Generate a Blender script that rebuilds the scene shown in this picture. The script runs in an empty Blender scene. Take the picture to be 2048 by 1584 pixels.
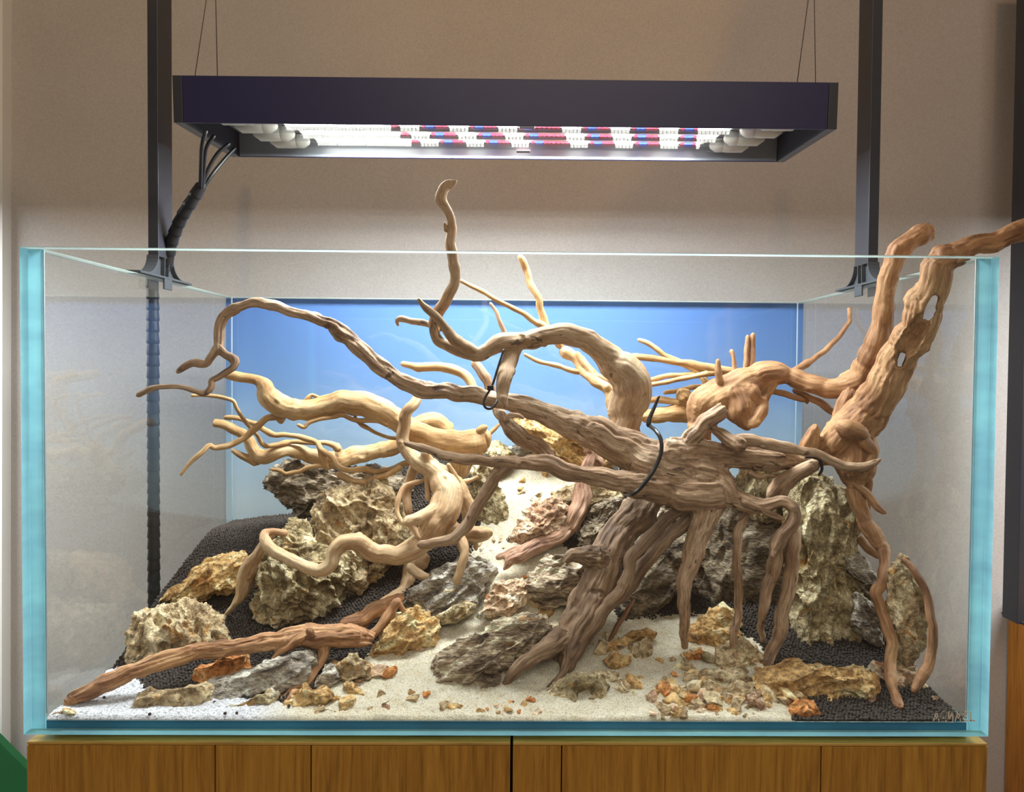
import bpy, bmesh, math, random
import numpy as np
from mathutils import Vector, Matrix

scene = bpy.context.scene
COL = scene.collection

# ------------------------------------------------------------------ camera
FPX, CXP, CYP = 1450.0, 1024 + 33.17, 792 - 17.79
CAM_LOC = np.array([0.0091, -0.8914, 0.4543])
CAM_ROT = (1.5479, -0.0081, -0.0119)
cam_data = bpy.data.cameras.new('camera')
cam = bpy.data.objects.new('camera', cam_data)
COL.objects.link(cam)
cam.location = CAM_LOC
cam.rotation_euler = CAM_ROT
cam_data.sensor_fit = 'HORIZONTAL'
cam_data.sensor_width = 36.0
cam_data.lens = FPX * 36.0 / 2048.0
cam_data.shift_x = -33.17 / 2048.0
cam_data.shift_y = -17.79 / 2048.0
cam_data.clip_start = 0.02
scene.camera = cam

# ------------------------------------------------------------------ light
LED_W = 4.25       # each of the four tubes of the luminaire
world = bpy.data.worlds.new('room_ambient')
scene.world = world
world.use_nodes = True
world.node_tree.nodes['Background'].inputs[0].default_value = (1.0, 0.74, 0.52, 1)
world.node_tree.nodes['Background'].inputs[1].default_value = 0.15


def lamp(name, typ, loc, target, power, color, **kw):
    d = bpy.data.lights.new(name, typ)
    d.energy = power
    d.color = color
    for k, v in kw.items():
        setattr(d, k, v)
    o = bpy.data.objects.new(name, d)
    COL.objects.link(o)
    o.location = loc
    o.rotation_euler = (Vector(target) - Vector(loc)).to_track_quat('-Z', 'Y').to_euler()
    return o


# warm shop spotlights on the ceiling, outside the frame, that pool on the upper wall
lamp('ceiling_spot', 'SPOT', (-0.40, -1.30, 2.30), (-0.45, 0.78, 1.757), 26, (1.0, 0.58, 0.18),
     spot_size=math.radians(50), spot_blend=0.10, shadow_soft_size=0.03)
lamp('ceiling_spot', 'SPOT', (0.45, -1.30, 2.30), (0.43, 0.78, 1.71), 21, (1.0, 0.48, 0.20),
     spot_size=math.radians(50), spot_blend=0.45, shadow_soft_size=0.06)
# unseen area lights added left and right to brighten the grey lower wall
for sx in (-1, 1):
    lamp('side_fill_light', 'AREA', (sx * 1.85, 0.33, 0.84), (sx * 1.85, 0.33, 0.0), 34, (0.93, 0.98, 1.0), shape='RECTANGLE', size=0.9, size_y=0.2)
lamp('front_fill_light', 'AREA', (0.2, -2.4, 2.0), (0.0, 0.0, 0.1), 26, (1.0, 0.88, 0.74), size=1.6)  # added area light out of view, fills the front of wood and rocks

scene.view_settings.view_transform = 'Standard'
scene.view_settings.look = 'None'
scene.view_settings.exposure = 0.0
scene.view_settings.gamma = 1.0
scene.view_settings.use_curve_mapping = False
scene.cycles.use_denoising = True
scene.cycles.transparent_max_bounces = 20
scene.cycles.max_bounces = 6
scene.cycles.diffuse_bounces = 2
scene.cycles.adaptive_threshold = 0.035
scene.cycles.glossy_bounces = 3
scene.cycles.sample_clamp_indirect = 6.0

# ------------------------------------------------------------------ pixel <-> place
CAM_M = np.array(cam.rotation_euler.to_matrix())


def P(u, v, Y, k=0.0, Z0=0.0):
    """point seen at (u, v) in the photograph that stands on the plane y = Y + k * (z - Z0)"""
    d = CAM_M @ np.array([(u - CXP) / FPX, -(v - CYP) / FPX, -1.0])
    t = (Y + k * (CAM_LOC[2] - Z0) - CAM_LOC[1]) / (d[1] - k * d[2])
    return CAM_LOC + d * t


def depth_of(p):
    return -((np.asarray(p) - CAM_LOC) @ CAM_M)[..., 2]


def project(p):
    c = (np.asarray(p) - CAM_LOC) @ CAM_M
    return np.stack([CXP + FPX * c[..., 0] / -c[..., 2], CYP - FPX * c[..., 1] / -c[..., 2]], -1)


def rm(rpx, p):
    return rpx * depth_of(p) / FPX


# ------------------------------------------------------------------ noise
def _h(ix, iy, iz, seed):
    h = (ix.astype(np.int64) * 374761393 + iy.astype(np.int64) * 668265263 + iz.astype(np.int64) * 2147483647 + seed * 1274126177) & 0xffffffff
    h = ((h ^ (h >> 13)) * 1274126177) & 0xffffffff
    h = ((h ^ (h >> 16)) * 2246822519) & 0xffffffff
    h = h ^ (h >> 15)
    return (h & 0xffffff) / float(0x1000000)


def vnoise(p, seed=0):
    i = np.floor(p).astype(np.int64)
    f = p - i
    f = f * f * (3 - 2 * f)
    out = 0
    for dx in (0, 1):
        wx = f[:, 0] if dx else 1 - f[:, 0]
        for dy in (0, 1):
            wy = f[:, 1] if dy else 1 - f[:, 1]
            for dz in (0, 1):
                wz = f[:, 2] if dz else 1 - f[:, 2]
                out = out + wx * wy * wz * _h(i[:, 0] + dx, i[:, 1] + dy, i[:, 2] + dz, seed)
    return out * 2 - 1


def fbm(p, octv=3, seed=0):
    a, s, out = 1.0, 0.0, 0
    for o in range(octv):
        out = out + a * vnoise(p * (2.03 ** o), seed + o * 17)
        s += a
        a *= 0.5
    return out / s


def worley(p, seed=0):
    i = np.floor(p).astype(np.int64)
    f1 = np.full(len(p), 9.0)
    f2 = np.full(len(p), 9.0)
    for dx in (-1, 0, 1):
        for dy in (-1, 0, 1):
            for dz in (-1, 0, 1):
                c0, c1, c2 = i[:, 0] + dx, i[:, 1] + dy, i[:, 2] + dz
                q = np.stack([c0 + _h(c0, c1, c2, seed), c1 + _h(c0, c1, c2, seed + 5), c2 + _h(c0, c1, c2, seed + 11)], 1)
                d = np.sqrt(((p - q) ** 2).sum(1))
                n1 = d < f1
                f2 = np.where(n1, f1, np.minimum(f2, d))
                f1 = np.where(n1, d, f1)
    return f1, f2


# ------------------------------------------------------------------ mesh helpers
def fast_mesh(name, verts, faces, smooth=True):
    """verts (n,3), faces (m,k)"""
    me = bpy.data.meshes.new(name)
    verts = np.ascontiguousarray(verts, dtype=np.float32)
    faces = np.ascontiguousarray(faces, dtype=np.int32)
    n, k = faces.shape
    me.vertices.add(len(verts))
    me.vertices.foreach_set('co', verts.ravel())
    me.loops.add(n * k)
    me.loops.foreach_set('vertex_index', faces.ravel())
    me.polygons.add(n)
    me.polygons.foreach_set('loop_start', np.arange(0, n * k, k, dtype=np.int32))
    me.polygons.foreach_set('use_smooth', np.full(n, smooth))
    me.update(calc_edges=True)
    me.validate()
    return me


def link(name, me, material=None, parent=None, loc=None):
    o = bpy.data.objects.new(name, me)
    COL.objects.link(o)
    if material is not None and me is not None:
        ms = material if isinstance(material, (list, tuple)) else [material]
        if not me.materials:
            for m in ms:
                me.materials.append(m)
    if loc is not None:
        o.location = loc
    if parent is not None:
        o.parent = parent
    return o


def tag(o, label, cat, group=None, kind=None):
    if label:
        o['label'] = label
    if cat:
        o['category'] = cat
    if group:
        o['group'] = group
    if kind:
        o['kind'] = kind
    return o


def empty(name, loc, rot=(0, 0, 0)):
    o = bpy.data.objects.new(name, None)
    COL.objects.link(o)
    o.location = loc
    o.rotation_euler = rot
    o.empty_display_size = 0.02
    return o


def bm_box(bm, lo, hi):
    lo, hi = Vector(lo), Vector(hi)
    m = Matrix.Translation((lo + hi) / 2) @ Matrix.Diagonal((*(hi - lo), 1))
    return bmesh.ops.create_cube(bm, size=1.0, matrix=m)['verts']


def bm_mesh(name, bm, bevel=0.0, seg=2, smooth=False):
    if bevel > 0:
        bmesh.ops.bevel(bm, geom=list(bm.edges), offset=bevel, segments=seg, affect='EDGES', profile=0.5)
    bmesh.ops.recalc_face_normals(bm, faces=list(bm.faces))
    me = bpy.data.meshes.new(name)
    bm.to_mesh(me)
    bm.free()
    if smooth:
        me.polygons.foreach_set('use_smooth', np.full(len(me.polygons), True))
    return me


def box(name, lo, hi, material, parent=None, bevel=0.0, seg=2, origin=None):
    bm = bmesh.new()
    o = Vector(origin) if origin is not None else Vector((0, 0, 0))
    bm_box(bm, Vector(lo) - o, Vector(hi) - o)
    return link(name, bm_mesh(name, bm, bevel, seg), material, parent, o)


def frames_of(pts):
    t = np.gradient(pts, axis=0)
    t /= np.linalg.norm(t, axis=1)[:, None] + 1e-12
    n = np.zeros_like(pts)
    a = np.array([0, 0, 1.0]) if abs(t[0][2]) < 0.9 else np.array([1.0, 0, 0])
    v = a - t[0] * (a @ t[0])
    n[0] = v / np.linalg.norm(v)
    for i in range(1, len(pts)):
        v = n[i - 1] - t[i] * (n[i - 1] @ t[i])
        n[i] = v / (np.linalg.norm(v) + 1e-12)
    b = np.cross(t, n)
    return t, n, b


def resample(ctrl, step):
    """catmull-rom through ctrl (n, 3 + extra), uniform step"""
    c = np.asarray(ctrl, float)
    if len(c) == 2:
        c = np.stack([c[0], (c[0] + c[1]) / 2, c[1]])
    e = np.vstack([2 * c[0] - c[1], c, 2 * c[-1] - c[-2]])
    out = []
    for i in range(len(c) - 1):
        p0, p1, p2, p3 = e[i], e[i + 1], e[i + 2], e[i + 3]
        L = np.linalg.norm(p2[:3] - p1[:3])
        m = max(2, int(math.ceil(L / step)))
        t = np.linspace(0, 1, m, endpoint=False)[:, None]
        out.append(0.5 * (2 * p1 + (p2 - p0) * t + (2 * p0 - 5 * p1 + 4 * p2 - p3) * t ** 2 + (3 * p1 - p0 - 3 * p2 + p3) * t ** 3))
    out.append(c[-1:])
    return np.vstack(out)


def tube_arrays(pts, rad, sides, flat=(False, False)):
    t, n, b = frames_of(pts)
    ang = np.linspace(0, 2 * np.pi, sides, endpoint=False)
    rings_p, rings_r, rings_i = [], [], []
    def add(c, r, i):
        rings_p.append(c); rings_r.append(r); rings_i.append(i)
    if not flat[0]:
        add(pts[0] - t[0] * rad[0] * 0.75, rad[0] * 0.5, 0)
    for i in range(len(pts)):
        add(pts[i], rad[i], i)
    if not flat[1]:
        add(pts[-1] + t[-1] * rad[-1] * 0.75, rad[-1] * 0.5, len(pts) - 1)
    rp, rr, ri = np.array(rings_p), np.array(rings_r), np.array(rings_i)
    V = rp[:, None] + rr[:, None, None] * (np.cos(ang)[None, :, None] * n[ri][:, None] + np.sin(ang)[None, :, None] * b[ri][:, None])
    m = len(rp)
    V = V.reshape(-1, 3)
    idx = np.arange(m * sides).reshape(m, sides)
    a, c = idx[:-1], idx[1:]
    quads = np.stack([a, np.roll(a, -1, 1), np.roll(c, -1, 1), c], -1).reshape(-1, 4)
    e0 = pts[0] - t[0] * rad[0] * (0 if flat[0] else 0.95)
    e1 = pts[-1] + t[-1] * rad[-1] * (0 if flat[1] else 0.95)
    V = np.vstack([V, e0, e1])
    k0, k1 = len(V) - 2, len(V) - 1
    f, l = idx[0], idx[-1]
    tris = np.vstack([np.stack([np.full(sides, k0), np.roll(f, -1), f], 1), np.stack([np.full(sides, k1), l, np.roll(l, -1)], 1)])
    return V, quads, tris


def mesh_mixed(name, V, quads, tris, smooth=True):
    me = bpy.data.meshes.new(name)
    me.from_pydata(V.tolist(), [], quads.tolist() + tris.tolist())
    me.polygons.foreach_set('use_smooth', np.full(len(me.polygons), smooth))
    me.update()
    return me


def tube(name, pts, rad, material, parent=None, sides=10, step=None, origin=None):
    pts = np.asarray(pts, float)
    rad = np.full(len(pts), rad) if np.isscalar(rad) else np.asarray(rad, float)
    if step:
        r = resample(np.column_stack([pts, rad]), step)
        pts, rad = r[:, :3], r[:, 3]
    o = np.asarray(origin) if origin is not None else np.zeros(3)
    V, q, t = tube_arrays(pts - o, rad, sides)
    return link(name, mesh_mixed(name, V, q, t), material, parent, o)


# ------------------------------------------------------------------ materials
def lin(h):
    h = h.lstrip('#')
    c = [int(h[i:i + 2], 16) / 255 for i in (0, 2, 4)]
    return tuple(x / 12.92 if x <= 0.04045 else ((x + 0.055) / 1.055) ** 2.4 for x in c) + (1,)


class NT:
    def __init__(s, name):
        s.m = bpy.data.materials.new(name)
        s.m.use_nodes = True
        s.t = s.m.node_tree
        s.t.nodes.clear()
        s.out = s.n('ShaderNodeOutputMaterial')

    def n(s, typ, **kw):
        nd = s.t.nodes.new(typ)
        for k, v in kw.items():
            setattr(nd, k, v)
        return nd

    def l(s, a, b):
        s.t.links.new(a, b)

    def bsdf(s, color=None, rough=0.6, **kw):
        b = s.n('ShaderNodeBsdfPrincipled')
        if color is not None:
            b.inputs['Base Color'].default_value = color
        b.inputs['Roughness'].default_value = rough
        for k, v in kw.items():
            b.inputs[k.replace('_', ' ')].default_value = v
        s.l(b.outputs[0], s.out.inputs[0])
        return b

    def noise(s, vec, scale, detail=3.0, rough=0.55, dist=0.0):
        nd = s.n('ShaderNodeTexNoise')
        nd.inputs['Scale'].default_value = scale
        nd.inputs['Detail'].default_value = detail
        nd.inputs['Roughness'].default_value = rough
        nd.inputs['Distortion'].default_value = dist
        if vec is not None:
            s.l(vec, nd.inputs['Vector'])
        return nd.outputs['Fac']

    def mapping(s, vec, scale, rot=(0, 0, 0)):
        nd = s.n('ShaderNodeMapping')
        nd.inputs['Scale'].default_value = scale
        nd.inputs['Rotation'].default_value = rot
        s.l(vec, nd.inputs['Vector'])
        return nd.outputs[0]

    def ramp(s, fac, stops, interp='LINEAR'):
        nd = s.n('ShaderNodeValToRGB')
        cr = nd.color_ramp
        cr.interpolation = interp
        while len(cr.elements) < len(stops):
            cr.elements.new(0.5)
        for e, (p, c) in zip(cr.elements, stops):
            e.position = p
            e.color = c
        s.l(fac, nd.inputs[0])
        return nd.outputs[0]

    def mix(s, fac, a, b, mode='MIX'):
        nd = s.n('ShaderNodeMix', data_type='RGBA', blend_type=mode)
        for sock, val in ((nd.inputs[0], fac), (nd.inputs[6], a), (nd.inputs[7], b)):
            if isinstance(val, (int, float)):
                sock.default_value = val
            elif isinstance(val, tuple):
                sock.default_value = val
            else:
                s.l(val, sock)
        return nd.outputs[2]

    def bump(s, height, bsdf, strength=0.3, dist=0.002):
        nd = s.n('ShaderNodeBump')
        nd.inputs['Strength'].default_value = strength
        nd.inputs['Distance'].default_value = dist
        s.l(height, nd.inputs['Height'])
        s.l(nd.outputs[0], bsdf.inputs['Normal'])

    def obj(s):
        return s.n('ShaderNodeTexCoord').outputs['Object']


def plain(name, hexc, rough=0.5, noise=0.0, scale=60, **kw):
    t = NT(name)
    b = t.bsdf(lin(hexc), rough, **kw)
    if noise:
        c = lin(hexc)
        f = t.noise(t.obj(), scale, 4)
        d = tuple(x * (1 - noise) for x in c[:3]) + (1,)
        e = tuple(min(1, x * (1 + noise)) for x in c[:3]) + (1,)
        t.l(t.ramp(f, [(0.3, d), (0.7, e)]), b.inputs['Base Color'])
    return t.m


BLACK = (0, 0, 0, 1)
WHITE = (1, 1, 1, 1)


def wood_mat(name, light, mid, dark, patch=None, patch_lo=0.60, bump=0.35, streaks=0.8):
    """grain = attribute (along, across, across) in metres that runs with each limb"""
    t = NT(name)
    b = t.bsdf(rough=0.72)
    g = t.n('ShaderNodeAttribute', attribute_name='grain').outputs['Vector']
    broad = t.noise(t.mapping(g, (11, 34, 34)), 1.0, 3, 0.6, 0.4)
    streak = t.noise(t.mapping(g, (22, 330, 330)), 1.0, 4, 0.6, 0.3)
    fine = t.noise(t.mapping(g, (90, 900, 900)), 1.0, 2)
    c = t.ramp(broad, [(0.34, lin(dark)), (0.48, lin(mid)), (0.62, lin(light))])
    s = t.ramp(streak, [(0.36, (0.42, 0.38, 0.35, 1)), (0.48, (0.88, 0.87, 0.86, 1)), (0.62, (1.18, 1.18, 1.18, 1))])
    c = t.mix(streaks, c, s, 'MULTIPLY')
    s2 = t.ramp(fine, [(0.42, (0.66, 0.64, 0.62, 1)), (0.55, WHITE)])
    c = t.mix(0.6, c, s2, 'MULTIPLY')
    if patch:
        pn = t.noise(t.mapping(g, (26, 60, 60)), 1.0, 4, 0.55, 0.8)
        pf = t.ramp(pn, [(patch_lo, BLACK), (patch_lo + 0.025, WHITE)])
        c = t.mix(pf, c, lin(patch))
    t.l(c, b.inputs['Base Color'])
    t.bump(streak, b, bump, 0.0025)
    return t.m


def rock_mat(name, stops, scale=22, stretch=(1, 1, 1), rot=(0, 0, 0), dust=None, dust_lo=0.55, rough=0.85, gain=1.5):
    t = NT(name)
    b = t.bsdf(rough=rough)
    b.inputs['Specular IOR Level'].default_value = 0.25
    o = t.obj()
    rnd = t.n('ShaderNodeObjectInfo').outputs['Random']
    off = t.n('ShaderNodeVectorMath', operation='ADD')
    t.l(o, off.inputs[0])
    mul = t.n('ShaderNodeMath', operation='MULTIPLY')
    mul.inputs[1].default_value = 7.0
    t.l(rnd, mul.inputs[0])
    t.l(mul.outputs[0], off.inputs[1])
    v = t.mapping(off.outputs[0], stretch, rot)
    n1 = t.noise(v, scale, 4, 0.66, 0.9)
    mid = sum(p for p, _ in stops) / len(stops)
    c = t.ramp(n1, [(0.5 + (p - mid) * 0.62, tuple(min(0.86, x * gain) for x in lin(h)[:3]) + (1,)) for p, h in stops])
    n2 = t.noise(v, scale * 6, 3, 0.65)
    sp = t.ramp(n2, [(0.36, (0.45, 0.42, 0.40, 1)), (0.5, (0.95, 0.95, 0.95, 1)), (0.64, (1.3, 1.28, 1.25, 1))])
    c = t.mix(0.9, c, sp, 'MULTIPLY')
    if dust:
        n3 = t.noise(v, scale * 1.5, 3, 0.65, 1.2)
        f = t.ramp(n3, [(dust_lo - 0.03, BLACK), (dust_lo + 0.05, WHITE)])
        c = t.mix(f, c, t.mix(0.8, tuple(min(0.86, x * 1.3) for x in lin(dust)[:3]) + (1,), sp, 'MULTIPLY'))
    t.l(c, b.inputs['Base Color'])
    # small cups with sharp rims, and grit
    wv = t.n('ShaderNodeTexNoise')
    wv.inputs['Scale'].default_value = 60
    wv.inputs['Detail'].default_value = 3
    t.l(v, wv.inputs['Vector'])
    vm = t.n('ShaderNodeVectorMath', operation='MULTIPLY_ADD')
    t.l(wv.outputs['Color'], vm.inputs[0])
    vm.inputs[1].default_value = (0.022, 0.022, 0.022)
    t.l(v, vm.inputs[2])
    vo = t.n('ShaderNodeTexVoronoi', feature='F1')
    vo.inputs['Scale'].default_value = 88
    t.l(vm.outputs[0], vo.inputs['Vector'])
    vo2 = t.n('ShaderNodeTexVoronoi', feature='F1')
    vo2.inputs['Scale'].default_value = 240
    t.l(vm.outputs[0], vo2.inputs['Vector'])
    n4 = t.noise(v, scale * 12, 3, 0.7)
    h1 = t.n('ShaderNodeMath', operation='MULTIPLY_ADD')
    t.l(vo2.outputs['Distance'], h1.inputs[0])
    h1.inputs[1].default_value = 0.35
    t.l(vo.outputs['Distance'], h1.inputs[2])
    h2 = t.n('ShaderNodeMath', operation='MULTIPLY_ADD')
    t.l(n4, h2.inputs[0])
    h2.inputs[1].default_value = 0.7
    t.l(h1.outputs[0], h2.inputs[2])
    t.bump(h2.outputs[0], b, 0.68, 0.0055)
    return t.m


def glass_mat():
    t = NT('clear_glass')
    geo = t.n('ShaderNodeNewGeometry')
    ior = t.n('ShaderNodeMix', data_type='FLOAT')
    ior.inputs[2].default_value = 1.5
    ior.inputs[3].default_value = 1 / 1.5
    t.l(geo.outputs['Backfacing'], ior.inputs[0])
    fr = t.n('ShaderNodeFresnel')
    t.l(ior.outputs[0], fr.inputs['IOR'])
    tr = t.n('ShaderNodeBsdfTransparent')
    tr.inputs[0].default_value = (0.975, 0.988, 0.985, 1)
    gl = t.n('ShaderNodeBsdfGlossy')
    gl.inputs['Roughness'].default_value = 0.0
    mx = t.n('ShaderNodeMixShader')
    t.l(fr.outputs[0], mx.inputs[0])
    t.l(tr.outputs[0], mx.inputs[1])
    t.l(gl.outputs[0], mx.inputs[2])
    t.l(mx.outputs[0], t.out.inputs[0])
    return t.m


def edge_mat(name, hexc, transl=0.55):
    t = NT(name)
    d = t.n('ShaderNodeBsdfPrincipled')
    f = t.noise(t.mapping(t.obj(), (3, 3, 9)), 3.0, 3)
    c = lin(hexc)
    col = t.ramp(f, [(0.3, tuple(x * 0.78 for x in c[:3]) + (1,)), (0.7, tuple(min(1, x * 1.15) for x in c[:3]) + (1,))])
    t.l(col, d.inputs['Base Color'])
    d.inputs['Roughness'].default_value = 0.12
    tl = t.n('ShaderNodeBsdfTranslucent')
    t.l(col, tl.inputs['Color'])
    mx = t.n('ShaderNodeMixShader')
    mx.inputs[0].default_value = transl
    t.l(d.outputs[0], mx.inputs[1])
    t.l(tl.outputs[0], mx.inputs[2])
    t.l(mx.outputs[0], t.out.inputs[0])
    return t.m


def emit_mat(name, color, strength, sample=False):
    t = NT(name)
    e = t.n('ShaderNodeEmission')
    e.inputs[0].default_value = color
    e.inputs[1].default_value = strength
    t.l(e.outputs[0], t.out.inputs[0])
    if not sample:
        t.m.cycles.emission_sampling = 'NONE'
    return t.m


M = {}
M['glass'] = glass_mat()
M['edge'] = edge_mat('glass_edge_cyan', '#9fe4fb', 0.55)
M['edge_floor'] = edge_mat('glass_edge_teal', '#3a90b8', 0.3)
M['edge_top'] = edge_mat('glass_rim_pale', '#d5ece8', 0.4)
M['black_metal'] = plain('black_anodised_metal', '#37383f', 0.38, 0.06, 40)
M['housing'] = plain('dark_blue_black_paint', '#272350', 0.42, 0.05, 30)
M['housing_in'] = plain('grey_inner_metal', '#6d7078', 0.35)
M['plastic'] = plain('dark_grey_plastic', '#4a4e54', 0.42)
M['cable'] = plain('black_rubber', '#1b1b1d', 0.42)
M['tie'] = plain('black_nylon', '#151517', 0.35)
M['wire'] = plain('steel_wire', '#4a3d30', 0.35)
M['cap'] = plain('translucent_cap_plastic', '#e6e8e0', 0.25, Transmission_Weight=0.3)
M['pcb'] = plain('white_led_strip', '#f1f0ea', 0.4)
M['clip_dark'] = plain('brown_clip_plastic', '#4a2c30', 0.4)
M['led_white'] = emit_mat('white_diode', (1.0, 0.98, 0.92, 1), 26.0)
M['led_red'] = emit_mat('red_diode', (1.0, 0.05, 0.10, 1), 7.0)
M['led_blue'] = emit_mat('blue_diode', (0.06, 0.12, 1.0, 1), 8.0)
M['mat'] = plain('black_rubber_mat', '#17140f', 0.6)
M['green'] = plain('green_board', '#0d5a2c', 0.7, 0.1, 12)
M['trim'] = plain('white_trim_paint', '#efeeea', 0.5)
M['logo'] = plain('silver_print', '#e2dac4', 0.45)
M['liner'] = plain('white_reflector', '#8a9098', 0.3)

# ------------------------------------------------------------------ room
TW, TH, TD, TG = 0.6, 0.6, 0.6183, 0.018      # half width, height, depth, glass
WALL_Y = 0.86


def wall_material():
    t = NT('grey_beige_wallpaper')
    b = t.bsdf(rough=0.85)
    o = t.obj()
    f = t.noise(o, 260, 3, 0.6)
    g = t.noise(o, 3.0, 2)
    c = t.ramp(f, [(0.3, lin('#b3aca6')), (0.7, lin('#c6c1bc'))])
    c = t.mix(0.25, c, t.ramp(g, [(0.3, lin('#b0a8a2')), (0.7, lin('#cac6c4'))]))
    t.l(c, b.inputs['Base Color'])
    t.bump(f, b, 0.25, 0.001)
    return t.m


def oak(name, c1, c2, c3, horizontal=False):
    t = NT(name)
    b = t.bsdf(rough=0.45)
    o = t.obj()
    v = t.mapping(o, (46, 46, 3.2) if not horizontal else (3.2, 46, 46))
    n1 = t.noise(v, 1.0, 5, 0.62, 1.3)
    n2 = t.noise(t.mapping(o, (230, 230, 9) if not horizontal else (9, 230, 230)), 1.0, 3, 0.6, 0.6)
    c = t.ramp(n1, [(0.28, lin(c3)), (0.5, lin(c2)), (0.72, lin(c1))])
    s = t.ramp(n2, [(0.32, (0.60, 0.55, 0.5, 1)), (0.52, WHITE)])
    t.l(t.mix(0.8, c, s, 'MULTIPLY'), b.inputs['Base Color'])
    t.bump(n2, b, 0.2, 0.001)
    return t.m


M['wall'] = wall_material()
M['oak'] = oak('honey_oak_decor', '#d09a3e', '#bd8730', '#9a6a22')
M['oak_edge'] = oak('honey_oak_edge', '#d8a859', '#caa04c', '#b08238', True)
M['oak_next'] = oak('orange_veneer', '#c4812c', '#b47324', '#9d611a')
M['floor'] = plain('grey_floor', '#77706a', 0.5, 0.1, 4)

w = box('wall_back', (-4.5, WALL_Y, -0.80), (4.5, WALL_Y + 0.1, 2.9), M['wall'])
w['kind'] = 'structure'
f = box('floor', (-4.5, -4.0, -0.85), (4.5, WALL_Y + 0.1, -0.80), M['floor'])
f['kind'] = 'structure'
tx = P(7, 60, WALL_Y - 0.01)[0]
t_ = box('trim_1', (-0.16, -0.03, -0.80), (0.0, 0.0, 2.6), M['trim'])
t_.location = (tx, WALL_Y, 0)
t_.rotation_euler = (0, math.radians(0.55), 0)
t_['kind'] = 'structure'

# green board at the lower left, behind the cabinet
g0, g1 = P(-40, 1445, 0.70), P(70, 1556, 0.70)
bm = bmesh.new()
prof = [(g0[0], g0[2]), (g1[0], g1[2]), (g1[0] + 0.25, g1[2] - 0.253), (g1[0] + 0.25, -0.80), (g0[0] - 0.25, -0.80), (g0[0] - 0.25, g0[2] + 0.25)]
vs = [bm.verts.new((x, y, z)) for y in (0.70, 0.718) for x, z in prof]
n = len(prof)
bm.faces.new(vs[:n]); bm.faces.new(vs[n:][::-1])
for i in range(n):
    bm.faces.new((vs[i], vs[(i + 1) % n], vs[n + (i + 1) % n], vs[n + i]))
tag(link('display_board', bm_mesh('display_board', bm, 0.001), M['green']), 'dark green display board with a slanted top edge left of the cabinet', 'board')

# ------------------------------------------------------------------ cabinet under the tank (two units)
CZ = -0.0105
CF = 0.004


def cabinet(x0, x1, cuts, label):
    root = empty('cabinet', ((x0 + x1) / 2, TD / 2, -0.80))
    tag(root, label, 'cabinet', 'oak cabinet units under the tank')
    o = (x0 + x1) / 2, TD / 2, -0.80
    L = lambda p: (p[0] - o[0], p[1] - o[1], p[2] - o[2])
    box('body', L((x0, CF + 0.020, -0.80)), L((x1, TD - 0.004, CZ - 0.0046)), M['oak'], root, 0.0008)
    box('top_panel', L((x0, CF, CZ - 0.0042)), L((x1, TD - 0.004, CZ)), M['oak_edge'], root, 0.0012)
    xs = [x0] + cuts + [x1]
    for a, b_ in zip(xs[:-1], xs[1:]):
        box('door_board', L((a + (0.0008 if a != x0 else 0), CF, -0.78)), L((b_ - (0.0008 if b_ != x1 else 0), CF + 0.019, CZ - 0.0046)), M['oak'], root, 0.0006)
    return root


def ux(u, v=1530):
    return P(u, v, CF)[0]


xm = ux(1023)
cabinet(-0.5985, xm - 0.0016, [ux(430), ux(622)], 'honey oak cabinet unit under the left half of the tank')
cabinet(xm + 0.0016, 0.6015, [ux(1123), ux(1642)], 'honey oak cabinet unit under the right half of the tank')
tag(box('levelling_mat', (-0.575, 0.022, CZ), (0.585, TD - 0.03, -0.0004), M['mat']), 'thin dark mat between tank and oak cabinet', 'mat')

# neighbouring cabinet and dark post at the right edge
nx = P(2013, 1400, WALL_Y - 0.004)[0]
nz = P(2018, 1197, WALL_Y - 0.004)[2]
root = empty('cabinet', (nx + 0.3, 0.55, -0.80))
tag(root, 'orange veneer cabinet cut off by the right edge of the picture', 'cabinet')
o = np.array([nx + 0.3, 0.55, -0.80])
box('body', np.array([nx, 0.335, -0.80]) - o, np.array([nx + 0.6, WALL_Y - 0.004, nz - 0.018]) - o, M['oak_next'], root, 0.001)
box('top_panel', np.array([nx, 0.33, nz - 0.0175]) - o, np.array([nx + 0.6, WALL_Y - 0.004, nz]) - o, M['oak_next'], root, 0.001)
px0 = P(2034, 600, 0.70)[0]
root = empty('display_stand', (px0 + 0.03, 0.70, nz))
tag(root, 'black upright post standing on the orange veneer cabinet', 'stand')
box('post', (-0.03, -0.025, 0.0), (0.05, 0.025, 1.5), M['black_metal'], root, 0.001)
box('base_plate', (-0.022, -0.04, 0.0), (0.09, 0.04, 0.006), M['black_metal'], root, 0.001)
cp = [P(u + 3, v, 0.735) for u, v in ((2034, 900), (2024, 965), (2030, 1010), (2021, 1075), (2026, 1110), (2016, 1160), (2026, 1191))]
tag(tube('cable', cp, 0.006, M['cable'], None, 10, 0.01, cp[-1]), 'black cable hanging behind the post at the right edge', 'cable')

# ------------------------------------------------------------------ aquarium
tank = empty('aquarium', (0, TD / 2, 0))
tag(tank, 'open rimless glass aquarium with turquoise glass edges and a blue backdrop', 'aquarium')


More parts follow.
